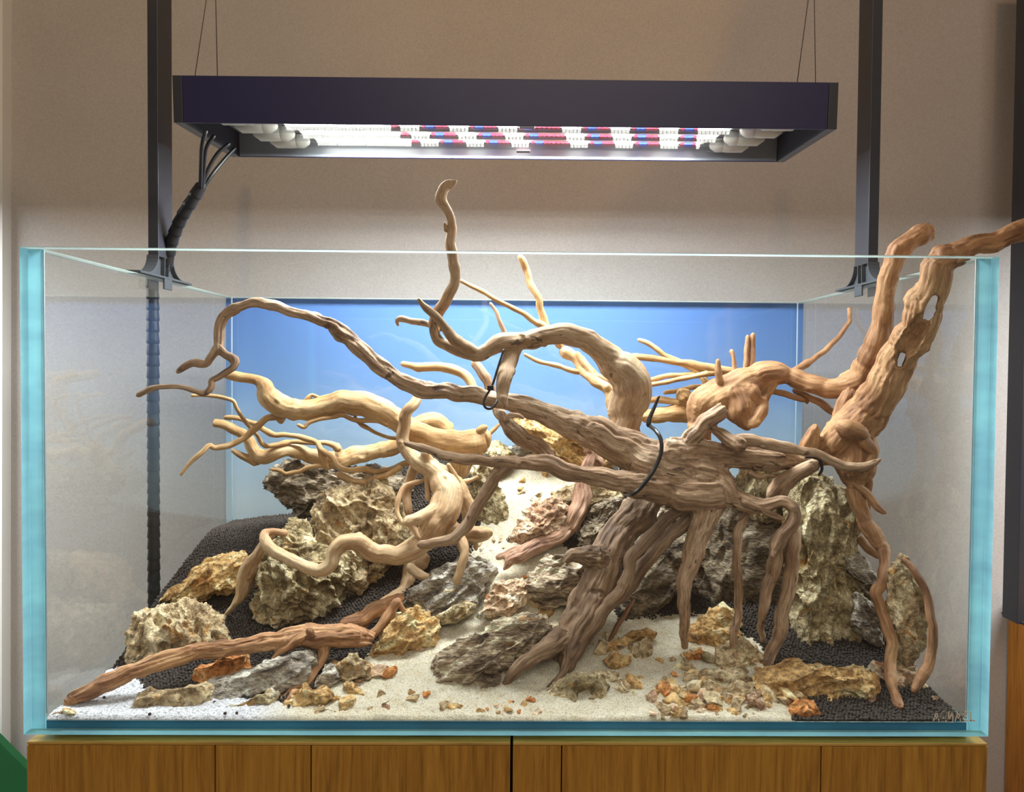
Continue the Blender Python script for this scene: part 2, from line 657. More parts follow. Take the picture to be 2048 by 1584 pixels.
def pane(name, lo, hi, thin_axis, edge='edge', bevel=0.0007):
    """glass pane: the two large faces are clear, the ground edges are tinted"""
    c = np.array([0, TD / 2, 0])
    bm = bmesh.new()
    bm_box(bm, Vector(np.array(lo) - c), Vector(np.array(hi) - c))
    bmesh.ops.bevel(bm, geom=list(bm.edges), offset=bevel, segments=1, affect='EDGES')
    bmesh.ops.recalc_face_normals(bm, faces=list(bm.faces))
    for fc in bm.faces:
        nn = fc.normal
        rear = fc.calc_center_median()[1] > TD / 2 - FG - 0.004
        if abs(nn[thin_axis]) > 0.9 or (rear and nn[2] < 0.5):
            fc.material_index = 0
        elif nn[2] > 0.5:
            fc.material_index = 2
        else:
            fc.material_index = 1
    me = bpy.data.meshes.new(name)
    bm.to_mesh(me)
    bm.free()
    return link(name, me, [M['glass'], M[edge], M['edge_top']], tank)


FG = 0.015
FT = 0.0115
G = 0.0002
fp = pane('front_pane', (-TW, 0, 0), (TW, FG, TH), 1)
pane('back_pane', (-TW, TD - FG, 0), (TW, TD, TH), 1)
pane('side_pane', (-TW, FG + G, 0), (-TW + TG, TD - FG - G, TH), 0)
pane('side_pane', (TW - TG, FG + G, 0), (TW, TD - FG - G, TH), 0)
pane('floor_pane', (-TW + TG + G, FG + G, 0.0), (TW - TG - G, TD - FG - G, FT), 2, 'edge_floor')
# silicone seams in the corners
M['silicone'] = plain('clear_silicone', '#c9dfe6', 0.3, Transmission_Weight=0.6)
for sx in (-1, 1):
    for yy in (FG + 0.0012, TD - FG - 0.0012):
        tube('silicone_seam', [(sx * (TW - TG - 0.0008), yy - TD / 2, TG + 0.002), (sx * (TW - TG - 0.0008), yy - TD / 2, TH - 0.002)], 0.0012, M['silicone'], tank, 6)


def backdrop_mat():
    t = NT('printed_sky_film')
    b = t.bsdf(rough=0.6)
    o = t.obj()
    sep = t.n('ShaderNodeSeparateXYZ')
    t.l(o, sep.inputs[0])
    warp = t.noise(t.mapping(o, (2.0, 1, 7.0)), 1.0, 4, 0.6, 0.5)
    add = t.n('ShaderNodeMath', operation='MULTIPLY_ADD')
    t.l(warp, add.inputs[0])
    add.inputs[1].default_value = 0.10
    t.l(sep.outputs['Z'], add.inputs[2])
    mr = t.n('ShaderNodeMapRange')
    mr.inputs['From Min'].default_value = 0.05
    mr.inputs['From Max'].default_value = 0.65
    t.l(add.outputs[0], mr.inputs['Value'])
    c = t.ramp(mr.outputs[0], [(0.0, lin('#ccd3d6')), (0.30, lin('#c3cfd8')), (0.50, lin('#9fb8d2')), (0.70, lin('#6f93c6')), (1.0, lin('#557dc0'))])
    t.l(c, b.inputs['Base Color'])
    return t.m


M['backdrop'] = backdrop_mat()
c = np.array([0, TD / 2, 0])
box('backdrop_film', np.array((-TW, TD + 0.0005, 0)) - c, np.array((TW, TD + 0.002, TH - 0.0012)) - c, M['backdrop'], tank)


# maker's mark on the front pane: stroke letters A Q U A E L
def logo():
    S = {
        'A': [[(0.02, 0), (0.5, 1), (0.86, 0)], [(0.22, 0.33), (0.78, 0.33)]],
        'Q': [[(0.5 + 0.42 * math.cos(a), 0.54 + 0.46 * math.sin(a)) for a in np.linspace(0, 2 * math.pi, 15)], [(0.42, 0.30), (0.62, 0.02), (0.95, -0.10)]],
        'U': [[(0.1, 1), (0.1, 0.08), (0.78, 0.96), (0.78, 0)]],
        'E': [[(0.8, 1), (0.15, 1), (0.15, 0), (0.8, 0)], [(0.15, 0.5), (0.7, 0.5)]],
        'L': [[(0.15, 1), (0.15, 0), (0.85, 0)]],
    }
    bm = bmesh.new()
    x = 0.0
    hw = 0.085
    for ch in 'AQUAEL':
        for st in S[ch]:
            for a, b_ in zip(st[:-1], st[1:]):
                a, b2 = Vector((a[0] + x, 0, a[1])), Vector((b_[0] + x, 0, b_[1]))
                d = (b2 - a).normalized()
                s = Vector((-d.z, 0, d.x)) * hw
                a2, b3 = a - d * hw * 0.8, b2 + d * hw * 0.8
                q = [bm.verts.new(p) for p in (a2 - s, b3 - s, b3 + s, a2 + s)]
                q2 = [bm.verts.new(p + Vector((0, 0.035, 0))) for p in (a2 - s, b3 - s, b3 + s, a2 + s)]
                bm.faces.new(q); bm.faces.new(q2[::-1])
                for i in range(4):
                    bm.faces.new((q[i], q2[i], q2[(i + 1) % 4], q[(i + 1) % 4]))
        x += 1.16
    me = bm_mesh('maker_mark', bm)
    p0, p1 = P(1867, 1441, -0.0005), P(1951, 1441, -0.0005)
    sc = (p1[0] - p0[0]) / 6.75
    o = link('maker_mark', me, M['logo'], fp)
    hgt = P(1900, 1424, -0.0005)[2] - p0[2]
    o.scale = (sc, sc, hgt)
    o.location = (p0[0], -0.0006 - TD / 2, p0[2])
    o['label'] = 'small silver lettering in the lower right corner of the front glass'


logo()

# ------------------------------------------------------------------ hanging LED luminaire
A0, A1 = P(347, 245, 0.20), P(1668, 258, 0.20)
B0, B1 = P(464, 314, 0.418), P(1573, 325, 0.418)
ex = (A1 - A0) + (B1 - B0)
LEN = (np.linalg.norm(A1 - A0) + np.linalg.norm(B1 - B0)) / 2
ex /= np.linalg.norm(ex)
ey = (B0 + B1) / 2 - (A0 + A1) / 2
WID = np.linalg.norm(ey)
ey -= ex * (ey @ ex)
ey /= np.linalg.norm(ey)
ez = np.cross(ex, ey)
cen = (A0 + A1 + B0 + B1) / 4
FH = 0.068
lum = empty('led_luminaire', (0, 0, 0))
lum.matrix_world = Matrix(((ex[0], ey[0], ez[0], cen[0]), (ex[1], ey[1], ez[1], cen[1]), (ex[2], ey[2], ez[2], cen[2]), (0, 0, 0, 1)))
tag(lum, 'long black hanging LED luminaire with four lit tubes above the tank', 'lamp')
hl, hw_, tk = LEN / 2, WID / 2, 0.004
box('front_panel', (-hl + 0.0145, -hw_, 0), (hl - 0.0145, -hw_ + tk, FH), M['housing'], lum, 0.0006)
box('back_panel', (-hl + 0.0145, hw_ - tk, 0), (hl - 0.0145, hw_, FH), M['housing'], lum, 0.0006)
for sx in (-1, 1):
    x0, x1 = sorted((sx * hl, sx * (hl - 0.014)))
    box('end_panel', (x0, -hw_, 0), (x1, hw_, FH), M['black_metal'], lum, 0.0006)
box('top_panel', (-hl + 0.015, -hw_ + tk + 0.0003, 0.042), (hl - 0.015, hw_ - tk - 0.0003, 0.048), M['housing_in'], lum)

box('reflector', (-hl + 0.016, hw_ - tk - 0.0016, 0.001), (hl - 0.016, hw_ - tk - 0.0004, 0.0415), M['liner'], lum)
TUBE_Y = [-0.074, -0.030, 0.020, 0.066]
TUBE_Z = 0.0185
TR = 0.0115


def diodes(name, xs, ys, z, size, material, parent):
    V, F = [], []
    base = np.array([(-1, -1, -1), (1, -1, -1), (1, 1, -1), (-1, 1, -1), (-1, -1, 1), (1, -1, 1), (1, 1, 1), (-1, 1, 1)], float) * [size, size * 0.9, 0.0008]
    fb = np.array([(0, 3, 2, 1), (4, 5, 6, 7), (0, 1, 5, 4), (1, 2, 6, 5), (2, 3, 7, 6), (3, 0, 4, 7)])
    for i, (x, y) in enumerate(zip(xs, ys)):
        V.append(base + [x, y, z])
        F.append(fb + 8 * i)
    o = link(name, fast_mesh(name, np.vstack(V), np.vstack(F), False), material, parent)
    o['kind'] = 'stuff'
    return o


for k, ty in enumerate(TUBE_Y):
    xL = -hl + 0.055 + 0.012 * k
    xR = hl - 0.050 - 0.012 * k
    tb = empty('led_tube', (0, ty, TUBE_Z))
    tb.parent = lum
    tube('glass_tube', [(xL + 0.03, 0, 0), (0, 0, 0), (xR - 0.03, 0, 0)], TR, M['glass'], tb, 14)
    for sx, xe in ((1, xL), (-1, xR)):
        tube('end_cap', [(xe, 0, 0), (xe + sx * 0.004, 0, 0), (xe + sx * 0.030, 0, 0), (xe + sx * 0.038, 0, 0)], [0.0095, 0.0125, 0.0125, 0.0118], M['cap'], tb, 16)
        tube('collar', [(xe + sx * 0.040, 0, 0), (xe + sx * 0.050, 0, 0)], 0.0122, M['cap'], tb, 16)
    box('led_strip', (xL + 0.07, -0.008, 0.0030), (xR - 0.07, 0.008, 0.0042), M['pcb'], tb)
    wx, rx, bx = [], [], []
    x = xL + 0.075
    # first stretch: a run of white diodes; after it white clusters with red and blue between
    x_mix = -hl + 0.295 + 0.01 * k
    while x < x_mix:
        wx.append(x); x += 0.0056
    period = 0.0785
    x = x_mix + 0.004
    cyc = 0
    while x + period < xR - 0.06:
        rx.append(x); rx.append(x + 0.007)
        for q in range(5):
            wx.append(x + 0.016 + q * 0.0062)
        rx.append(x + 0.050)
        bx.append(x + 0.0575); bx.append(x + 0.0645)
        rx.append(x + 0.072)
        if cyc == 2:
            rx.append(x + 0.079); rx.append(x + 0.087); rx.append(x + 0.095)
            x += 0.024
        x += period
        cyc += 1
    while x < xR - 0.075:
        wx.append(x); x += 0.0065
    two = lambda l, s=1: ([a for a in l for _ in (0, 1)], [y for _ in l for y in (-0.0042, 0.0042)])
    diodes('white_diodes', *two(wx), 0.0016, 0.0025, M['led_white'], tb)
    diodes('red_diodes', rx, [0.0] * len(rx), 0.0016, 0.0026, M['led_red'], tb)
    diodes('blue_diodes', bx, [0.0] * len(bx), 0.0016, 0.0030, M['led_blue'], tb)
    ld = bpy.data.lights.new('led_tube_light', 'AREA')
    ld.shape = 'RECTANGLE'
    ld.size = xR - xL - 0.15
    ld.size_y = 0.016
    ld.energy = LED_W
    ld.color = (0.93, 0.99, 1.0)
    lo = bpy.data.objects.new('led_tube_light', ld)
    COL.objects.link(lo)
    lo.parent = tb
    lo.location = (0.0, 0, -TR - 0.0004)
box('tube_clip', (-0.012 + 0.03, TUBE_Y[0] - 0.014, TUBE_Z - 0.013), (0.012 + 0.03, TUBE_Y[0] + 0.0, TUBE_Z - 0.012), M['clip_dark'], lum, 0.0004)
box('tube_clip', (-0.012 + 0.025, TUBE_Y[3] - 0.006, TUBE_Z - 0.0145), (0.012 + 0.025, TUBE_Y[3] + 0.010, TUBE_Z - 0.0135), M['clip_dark'], lum, 0.0004)

inv = np.linalg.inv(np.array(lum.matrix_world))
def to_lum(p):
    return (inv @ np.append(p, 1))[:3]


for (u0, v0, u1, v1, yy) in ((435, 158, 430, -60, -0.07), (389, 156, 417, -30, 0.03), (1594, 166, 1619, -20, -0.07), (1631, 166, 1628, -60, 0.03)):
    Yw = cen[1] + yy
    a, b_ = P(u0, v0 + 2, Yw), P(u1, v1, Yw)
    b_ = a + (b_ - a) * 1.5
    a = a + (a - b_) * 0.06
    tube('suspension_wire', [to_lum(a), to_lum(b_)], 0.0007, M['wire'], lum, 6)

# ------------------------------------------------------------------ stand: two posts on the side panes
PY = 0.328


def stand(sx, u_mid, label):
    x = sx * (TW - TG / 2)
    root = empty('lamp_stand', (x, PY, TH))
    tag(root, label, 'stand', 'posts that carry the luminaire')
    # in local coordinates +x points into the tank
    m = -sx
    def bx(name, lo, hi, mat_, bev=0.0008):
        xs = sorted((lo[0] * m, hi[0] * m))
        return box(name, (xs[0], lo[1], lo[2]), (xs[1], hi[1], hi[2]), mat_, root, bev)
    bx('post', (-0.0085, -0.024, 0.036), (0.0085, 0.024, 0.62), M['black_metal'])
    bx('base_plate', (-0.012, -0.088, 0.0012), (0.013, 0.088, 0.0050), M['plastic'])
    bx('clamp_tab', (0.0095, -0.012, -0.016), (0.0130, 0.014, 0.0015), M['plastic'])
    bx('clamp_tab', (-0.0130, -0.012, -0.016), (-0.0095, 0.014, 0.0015), M['plastic'])
    # flared foot: curved skins fore and aft, ribs between
    for s in (-1, 1):
        bm = bmesh.new()
        prof = [(0.026 + 0.040 * (1 - math.sin(a)) , 0.005 + 0.033 * (1 - math.cos(a))) for a in np.linspace(0, math.pi / 2, 9)]
        prof = prof[:]
        th = 0.0022
        rings = []
        for (yy, zz) in prof:
            rings.append([bm.verts.new((xx * m, s * yy, zz)) for xx in (-0.0095, 0.0095)] + [bm.verts.new((xx * m, s * (yy - th), zz - th * 0.3)) for xx in (0.0095, -0.0095)])
        for r0, r1 in zip(rings[:-1], rings[1:]):
            for i in range(4):
                bm.faces.new((r0[i], r0[(i + 1) % 4], r1[(i + 1) % 4], r1[i]))
        bm.faces.new(rings[0]); bm.faces.new(rings[-1][::-1])
        link('foot_flare', bm_mesh('foot_flare', bm), M['plastic'], root)
    bm = bmesh.new()
    prof = [(-0.060, 0.005), (-0.040, 0.011), (-0.030, 0.022), (-0.024, 0.038), (0.024, 0.038), (0.030, 0.022), (0.040, 0.011), (0.060, 0.005)]
    for xx in (0.0005,):
        q = [bm.verts.new((xx * m, y, z)) for y, z in prof]
        q2 = [bm.verts.new(((xx + 0.002) * m, y, z)) for y, z in prof]
        bm.faces.new(q); bm.faces.new(q2[::-1])
        for i in range(len(q)):
            bm.faces.new((q[i], q2[i], q2[(i + 1) % len(q)], q[(i + 1) % len(q)]))
    link('foot_web', bm_mesh('foot_web', bm), M['plastic'], root)
    for y0, y1 in ((-0.004, -0.014), (0.010, 0.020)):
        bm = bmesh.new()
        q = [bm.verts.new((xx * m, yy, zz)) for xx, yy, zz in ((0.003, y0, 0.005), (0.0095, y0 - 0.002, 0.005), (0.0095, y0, 0.037), (0.003, y0, 0.037))]
        q2 = [bm.verts.new(v.co + Vector((0, 0.0018, 0))) for v in q]
        bm.faces.new(q); bm.faces.new(q2[::-1])
        for i in range(4):
            bm.faces.new((q[i], q2[i], q2[(i + 1) % 4], q[(i + 1) % 4]))
        link('foot_rib', bm_mesh('foot_rib', bm), M['plastic'], root)
    return root


stand(-1, 318, 'black post clamped on the left glass rim beside the cable bundle')
stand(1, 1748, 'black post clamped on the right glass rim behind the cut orange trunk')

# ------------------------------------------------------------------ cable bundle on the left
har = empty('cable_bundle', P(320, 1300, PY + 0.02))
hb = np.array(har.location)
tag(har, 'black spiral wrapped cable bundle hanging down outside the left glass', 'cable')
join = P(401, 372, 0.30)
LEADS = [[(412, 262, .215), (404, 290, .22), (402, 330, .25), (401, 380, .30)],
         [(428, 272, .255), (413, 295, .255), (408, 335, .27), (404, 380, .30)],
         [(458, 288, .30), (436, 306, .295), (416, 340, .295), (402, 382, .30)],
         [(470, 296, .34), (448, 320, .325), (424, 350, .31), (405, 380, .305)]]
for ld_ in LEADS:
    tube('lead', np.array([P(*q) for q in ld_]) - hb, 0.0031, M['cable'], har, 8, 0.006)
path = [(402, 372, .30), (385, 400, .305), (366, 430, .315), (352, 460, .325), (342, 490, .335), (333, 530, .345), (322, 570, .350), (312, 610, .352), (306, 650, .352), (307, 700, .352), (313, 760, .352), (319, 830, .352), (322, 900, .352), (325, 960, .352), (320, 1030, .352), (318, 1100, .352), (320, 1170, .352), (321, 1240, .352), (322, 1330, .352)]
pp = resample(np.array([P(*q) for q in path]), 0.004)
out = pp[:, 2] < TH + 0.02
pp[:, 0] = np.where(out, np.minimum(pp[:, 0], -TW - 0.016), pp[:, 0])
tube('cable_core', pp - hb, 0.0065, M['cable'], har, 10)
# spiral wrap: overlapping short sleeves with a flared lower lip
i = 0
per = 5
while i + per < len(pp):
    seg = pp[i:i + per + 1]
    r = np.linspace(0.0088, 0.0104, per + 1)
    tube('wrap_turn', seg - hb, r, M['cable'], har, 12)
    i += per

# ------------------------------------------------------------------ substrate
XI, Y0, Y1 = TW - TG - 0.001, FG + 0.0006, TD - FG - 0.0006
FLOOR = FT + 0.0006
_c = []
for (u, v, Y) in ((250, 1330, .168), (330, 1200, .285), (440, 1060, .493), (470, 1044, .59), (600, 1030, .59), (700, 1000, .58),
                  (500, 1215, .30), (430, 1130, .38), (600, 1255, .235), (700, 1150, .36), (420, 1310, .17),
                  (1000, 1330, .12), (1000, 1250, .20), (1010, 1150, .28), (1020, 1060, .36), (1050, 960, .45), (1060, 905, .53), (1060, 890, .59),
                  (800, 1300, .155), (800, 1200, .25), (800, 1120, .33), (820, 1000, .45), (820, 920, .58), (640, 1330, .13),
                  (1200, 1340, .115), (1330, 1272, .185), (1300, 1180, .30), (1300, 1080, .40), (1300, 960, .58), (1180, 1130, .30), (1180, 1010, .42), (1150, 935, .46), (1100, 905, .50), (1240, 950, .50),
                  (1500, 1330, .125), (1500, 1240, .22), (1500, 1150, .35), (1500, 1030, .58),
                  (1850, 1320, .16), (1760, 1140, .31), (1700, 1075, .42), (1660, 1000, .59), (1690, 1230, .24), (1700, 1330, .14)):
    _c.append(P(u, v, Y))
for x in (-.58, -.45, -.3, -.15, 0, .15, .3, .45, .58):
    _c.append((x, .02, FLOOR + 0.0015))
for x in (-.58, -.5, -.4):
    _c.append((x, .09, FLOOR + 0.001))
_c += [(.57, .08, .018), (-.2, .07, .022), (.1, .07, .022), (.35, .07, .020)]
_c = np.array(_c, float)
_d = np.sqrt(((_c[:, None, :2] - _c[None, :, :2]) ** 2).sum(-1) + 1e-4)
_w = np.linalg.solve(np.block([[_d + 1e-6 * np.eye(len(_c)), np.ones((len(_c), 1))], [np.ones((1, len(_c))), np.zeros((1, 1))]]), np.append(_c[:, 2], 0))


def terrain(x, y):
    x, y = np.atleast_1d(x).astype(float), np.atleast_1d(y).astype(float)
    out = np.empty(len(x))
    for s in range(0, len(x), 20000):
        d = np.sqrt((x[s:s + 20000, None] - _c[None, :, 0]) ** 2 + (y[s:s + 20000, None] - _c[None, :, 1]) ** 2 + 1e-4)
        out[s:s + 20000] = d @ _w[:-1] + _w[-1]
    return np.maximum(out, FLOOR + 0.0006)


def ground(u, v):
    """where the line of sight through (u, v) meets the substrate"""
    ys = np.linspace(0.02, 0.60, 400)
    d = CAM_M @ np.array([(u - CXP) / FPX, -(v - CYP) / FPX, -1.0])
    t = (ys - CAM_LOC[1]) / d[1]
    p = CAM_LOC[None] + t[:, None] * d[None]
    below = p[:, 2] <= terrain(p[:, 0], p[:, 1])
    i = int(np.argmax(below)) if below.any() else len(ys) - 1
    return p[i]


def poly_sd(uv, poly):
    """signed distance in photo pixels, positive inside"""
    poly = np.asarray(poly, float)
    d = np.full(len(uv), 1e9)
    ins = np.zeros(len(uv), bool)
    n = len(poly)
    for i in range(n):
        a, b = poly[i], poly[(i + 1) % n]
        e = b - a
        w = uv - a
        t = np.clip((w @ e) / (e @ e), 0, 1)
        d = np.minimum(d, np.sqrt(((w - t[:, None] * e) ** 2).sum(1)))
        c = ((a[1] <= uv[:, 1]) != (b[1] <= uv[:, 1]))
        with np.errstate(divide='ignore', invalid='ignore'):
            xc = a[0] + (uv[:, 1] - a[1]) * e[0] / (e[1] if e[1] else 1e-9)
        ins ^= c & (uv[:, 0] < xc)
    return np.where(ins, d, -d)


SAND_A = [(60, 1500), (60, 1425), (150, 1375), (235, 1328), (262, 1345), (275, 1375), (330, 1385), (430, 1392), (520, 1400), (575, 1418), (620, 1400), (650, 1370), (690, 1330), (745, 1305), (840, 1275), (850, 1225),
          (840, 1175), (930, 1130), (965, 1075), (975, 1010), (985, 950), (1000, 900), (1110, 900), (1150, 950), (1160, 1010), (1120, 1080), (1150, 1120), (1180, 1180), (1240, 1240), (1300, 1235), (1420, 1240), (1530, 1290),
          (1545, 1370), (1580, 1425), (1590, 1500)]


def grid_xy(step):
    xs = np.linspace(-XI, XI, int(2 * XI / step) + 1)
    ys = np.linspace(Y0, Y1, int((Y1 - Y0) / step) + 1)
    gx, gy = np.meshgrid(xs, ys)
    return gx.ravel(), gy.ravel(), len(xs), len(ys)


def grid_faces(nx, ny):
    idx = np.arange(nx * ny).reshape(ny, nx)
    return np.stack([idx[:-1, :-1], idx[:-1, 1:], idx[1:, 1:], idx[1:, :-1]], -1).reshape(-1, 4)


rng = np.random.default_rng(7)


def sand_cover(x, y, z):
    uv = project(np.stack([x, y, z], 1))
    sd = poly_sd(uv, SAND_A)
    q = np.stack([x * 38, y * 38, np.zeros_like(x)], 1)
    return sd + 13 * fbm(q, 3, 3)


# black soil: bed + granules in one object
gx, gy, nx, ny = grid_xy(0.006)
gz = terrain(gx, gy)
bedV = np.stack([gx, np.maximum(gy, Y0 + 0.004), gz - 0.0014], 1)
bedF = grid_faces(nx, ny)
sp = 0.0046
xs = np.arange(-XI + 0.002, XI - 0.002, sp)
ys = np.arange(Y0 + 0.002, Y1 - 0.002, sp * 0.88)
ax, ay = np.meshgrid(xs, ys)
ax = ax + (np.arange(len(ys)) % 2)[:, None] * sp / 2
ax, ay = ax.ravel(), ay.ravel()
ax = np.clip(ax + rng.uniform(-.0010, .0010, len(ax)), -XI + .002, XI - .002)
ay = np.clip(ay + rng.uniform(-.0010, .0010, len(ay)), Y0 + .002, Y1 - .002)
az = terrain(ax, ay)
cov = sand_cover(ax, ay, az)
uvg = project(np.stack([ax, ay, az], 1))
keep = (cov < -1) & ((uvg[:, 0] < 960) | (uvg[:, 0] > 1120))
stray = (cov > 0) & (cov < 60) & (rng.random(len(ax)) < 0.006) & (uvg[:, 0] < 640)
keep |= stray
ax, ay, az, cov = ax[keep], ay[keep], az[keep], cov[keep]
az = az + rng.uniform(-.0006, .0011, len(ax)) + np.where(cov > 0, 0.004, 0)
bmi = bmesh.new()
bmesh.ops.create_icosphere(bmi, subdivisions=1, radius=1.0)
icoV = np.array([v.co[:] for v in bmi.verts])
icoF = np.array([[v.index for v in f.verts] for f in bmi.faces])
bmi.free()
rad = rng.uniform(.0020, .0029, len(ax))
ang = rng.uniform(0, 6.28, len(ax))
ca, sa = np.cos(ang), np.sin(ang)
sq = rng.uniform(0.8, 1.15, (len(ax), 3))
loc = icoV[None] * sq[:, None] * rad[:, None, None]
rot = np.stack([loc[..., 0] * ca[:, None] - loc[..., 1] * sa[:, None], loc[..., 0] * sa[:, None] + loc[..., 1] * ca[:, None], loc[..., 2]], -1)
graV = (rot + np.stack([ax, ay, az], 1)[:, None]).reshape(-1, 3)
graF = (icoF[None] + (np.arange(len(ax)) * 12)[:, None, None]).reshape(-1, 3)
bedT = np.vstack([bedF[:, [0, 1, 2]], bedF[:, [0, 2, 3]]])
soilV = np.vstack([bedV, graV])
soilF = np.vstack([bedT, graF + len(bedV)])


def soil_mat():
    t = NT('black_soil_granules')
    b = t.bsdf(rough=0.85)
    o = t.obj()
    f = t.noise(o, 300, 2)
    g = t.noise(o, 9, 3)
    c = t.ramp(f, [(0.3, lin('#2b2521')), (0.7, lin('#51463e'))])
    c = t.mix(0.4, c, t.ramp(g, [(0.35, lin('#2c2622')), (0.65, lin('#4a3e36'))]))
    t.l(c, b.inputs['Base Color'])
    return t.m


def sand_mat():
    t = NT('cream_sand')
    b = t.bsdf(rough=0.9)
    o = t.obj()
    f = t.noise(o, 430, 3, 0.75)
    m = t.noise(o, 55, 4, 0.6)
    c = t.ramp(f, [(0.34, lin('#8f8064')), (0.46, lin('#d9ceb2')), (0.58, lin('#f0e8d4'))])
    c = t.mix(0.35, c, t.ramp(m, [(0.35, lin('#d2bd92')), (0.6, lin('#efe7d2'))]))
    # the corner by the front glass at the left is whiter, salt-like grit
    sep = t.n('ShaderNodeSeparateXYZ')
    t.l(o, sep.inputs[0])
    mr = t.n('ShaderNodeMapRange')
    mr.inputs['From Min'].default_value = -0.33
    mr.inputs['From Max'].default_value = -0.27
    mr.inputs['To Min'].default_value = 1.0
    mr.inputs['To Max'].default_value = 0.0
    t.l(sep.outputs['X'], mr.inputs['Value'])
    wgrit = t.ramp(t.noise(o, 330, 3, 0.75), [(0.36, lin('#8d8c90')), (0.5, lin('#e2e2e6')), (0.7, lin('#f6f6fa'))])
    c = t.mix(mr.outputs[0], c, wgrit)
    t.l(c, b.inputs['Base Color'])
    t.bump(f, b, 0.9, 0.0025)
    return t.m


M['soil'] = soil_mat()
M['sand'] = sand_mat()
soil = link('aquarium_soil', fast_mesh('aquarium_soil', soilV, soilF), M['soil'])
tag(soil, 'black granular soil banked up at both sides of the tank', 'soil', kind='stuff')

gx, gy, nx, ny = grid_xy(0.0022)
gz = terrain(gx, gy)
cov = sand_cover(gx, gy, gz)
thick = np.clip(cov / 14.0, -1.0, 1.0)
q = np.stack([gx, gy, gz], 1)
zz = gz + 0.0008 + 0.0022 * thick + (0.0024 * fbm(q * 60, 3, 8) + 0.0012 * fbm(q * 210, 2, 9)) * (thick > -0.5) + rng.uniform(-.0006, .0006, len(gx))
zz = np.maximum(zz, FLOOR + 0.0004)
zz[gy <= Y0 + 1e-6] = FLOOR - 0.0004
F = grid_faces(nx, ny)
ok = (cov > -6)
F = F[ok[F].all(1)]
used = np.zeros(len(gx), bool)
used[F.ravel()] = True
re = np.cumsum(used) - 1
sand = link('sand', fast_mesh('sand', np.stack([gx, gy, zz], 1)[used], re[F]), M['sand'])
tag(sand, 'pale cream sand path rising from the front glass between the rocks', 'sand', kind='stuff')

# ------------------------------------------------------------------ rocks
_ico = {}


def ico(n):
    if n not in _ico:
        b = bmesh.new()
        bmesh.ops.create_icosphere(b, subdivisions=n, radius=1.0)
        _ico[n] = (np.array([v.co[:] for v in b.verts]), np.array([[v.index for v in f.verts] for f in b.faces]))
        b.free()
    return _ico[n]


def vnormals(V, F):
    a, b, c = V[F[:, 0]], V[F[:, 1]], V[F[:, 2]]
    fn = np.cross(b - a, c - a)
    if F.shape[1] == 4:
        fn = np.cross(V[F[:, 2]] - V[F[:, 0]], V[F[:, 3]] - V[F[:, 1]])
    N = np.zeros_like(V)
    for k in range(F.shape[1]):
        for j in range(3):
            N[:, j] += np.bincount(F[:, k], fn[:, j], len(V))
    return N / (np.linalg.norm(N, axis=1)[:, None] + 1e-12)


def dragon(V, F, cell, amp, seed, axis, stretch, fine=1.0):
    """scalloped, ridged relief of the stone: bowls with sharp rims, drawn out along one axis"""
    ax_ = np.asarray(axis, float)
    ax_ /= np.linalg.norm(ax_)
    h = np.array([0, 0, 1.0]) if abs(ax_[2]) < 0.8 else np.array([1.0, 0, 0])
    b1 = np.cross(ax_, h); b1 /= np.linalg.norm(b1)
    b2 = np.cross(ax_, b1)
    Q = np.stack([V @ ax_ / stretch, V @ b1, V @ b2], 1)
    N = vnormals(V, F)
    # broad facets
    d = 1.0 * amp * fbm(Q / (cell * 2.6), 2, seed + 3)
    w = fbm(Q / (cell * 0.9), 3, seed + 9)[:, None] * 0.45
    # cups whose rims meet in sharp ridges
    f1, f2 = worley(Q / cell + w, seed)
    d += amp * (1.15 * np.minimum(f1, 0.9) ** 1.3 + 0.55 * np.exp(-(f2 - f1) / 0.14) - 0.95)
    f1b, f2b = worley(Q / (cell * 0.45) + w * 1.3 + 7, seed + 1)
    d += amp * (0.50 * f1b + 0.30 * np.exp(-(f2b - f1b) / 0.16) - 0.42)
    # steps between strata
    st = Q[:, 2] / (cell * 0.6) + 1.1 * fbm(Q / (cell * 1.3), 3, seed + 21)
    fr = st - np.floor(st)
    d += amp * 0.55 * (np.clip(fr * 4.5, 0, 1) - fr)
    d += amp * 0.26 * fine * fbm(Q / (cell * 0.16), 3, seed + 31)
    # scattered deep holes
    f1c, _ = worley(Q / (cell * 1.2) + 3.3 + w * 0.5, seed + 2)
    d -= amp * 2.2 * np.clip(1 - f1c / 0.27, 0, 1) ** 0.6
    return V + N * d[:, None]


def poly_radius(poly, c, th):
    poly = np.asarray(poly, float) - c
    n = len(poly)
    dx, dy = np.cos(th), np.sin(th)
    best = np.zeros(len(th))
    for i in range(n):
        a, b = poly[i], poly[(i + 1) % n]
        e = b - a
        den = dx * e[1] - dy * e[0]
        den = np.where(np.abs(den) < 1e-12, 1e-12, den)
        t = (a[0] * e[1] - a[1] * e[0]) / den
        s = (a[0] * dy - a[1] * dx) / den
        okk = (t > 0) & (s >= -1e-6) & (s <= 1 + 1e-6)
        best = np.where(okk, np.maximum(best, t), best)
    m = best[best > 0].min() if (best > 0).any() else 1e-3
    return np.where(best > 0, best, m)


ROCKS = []


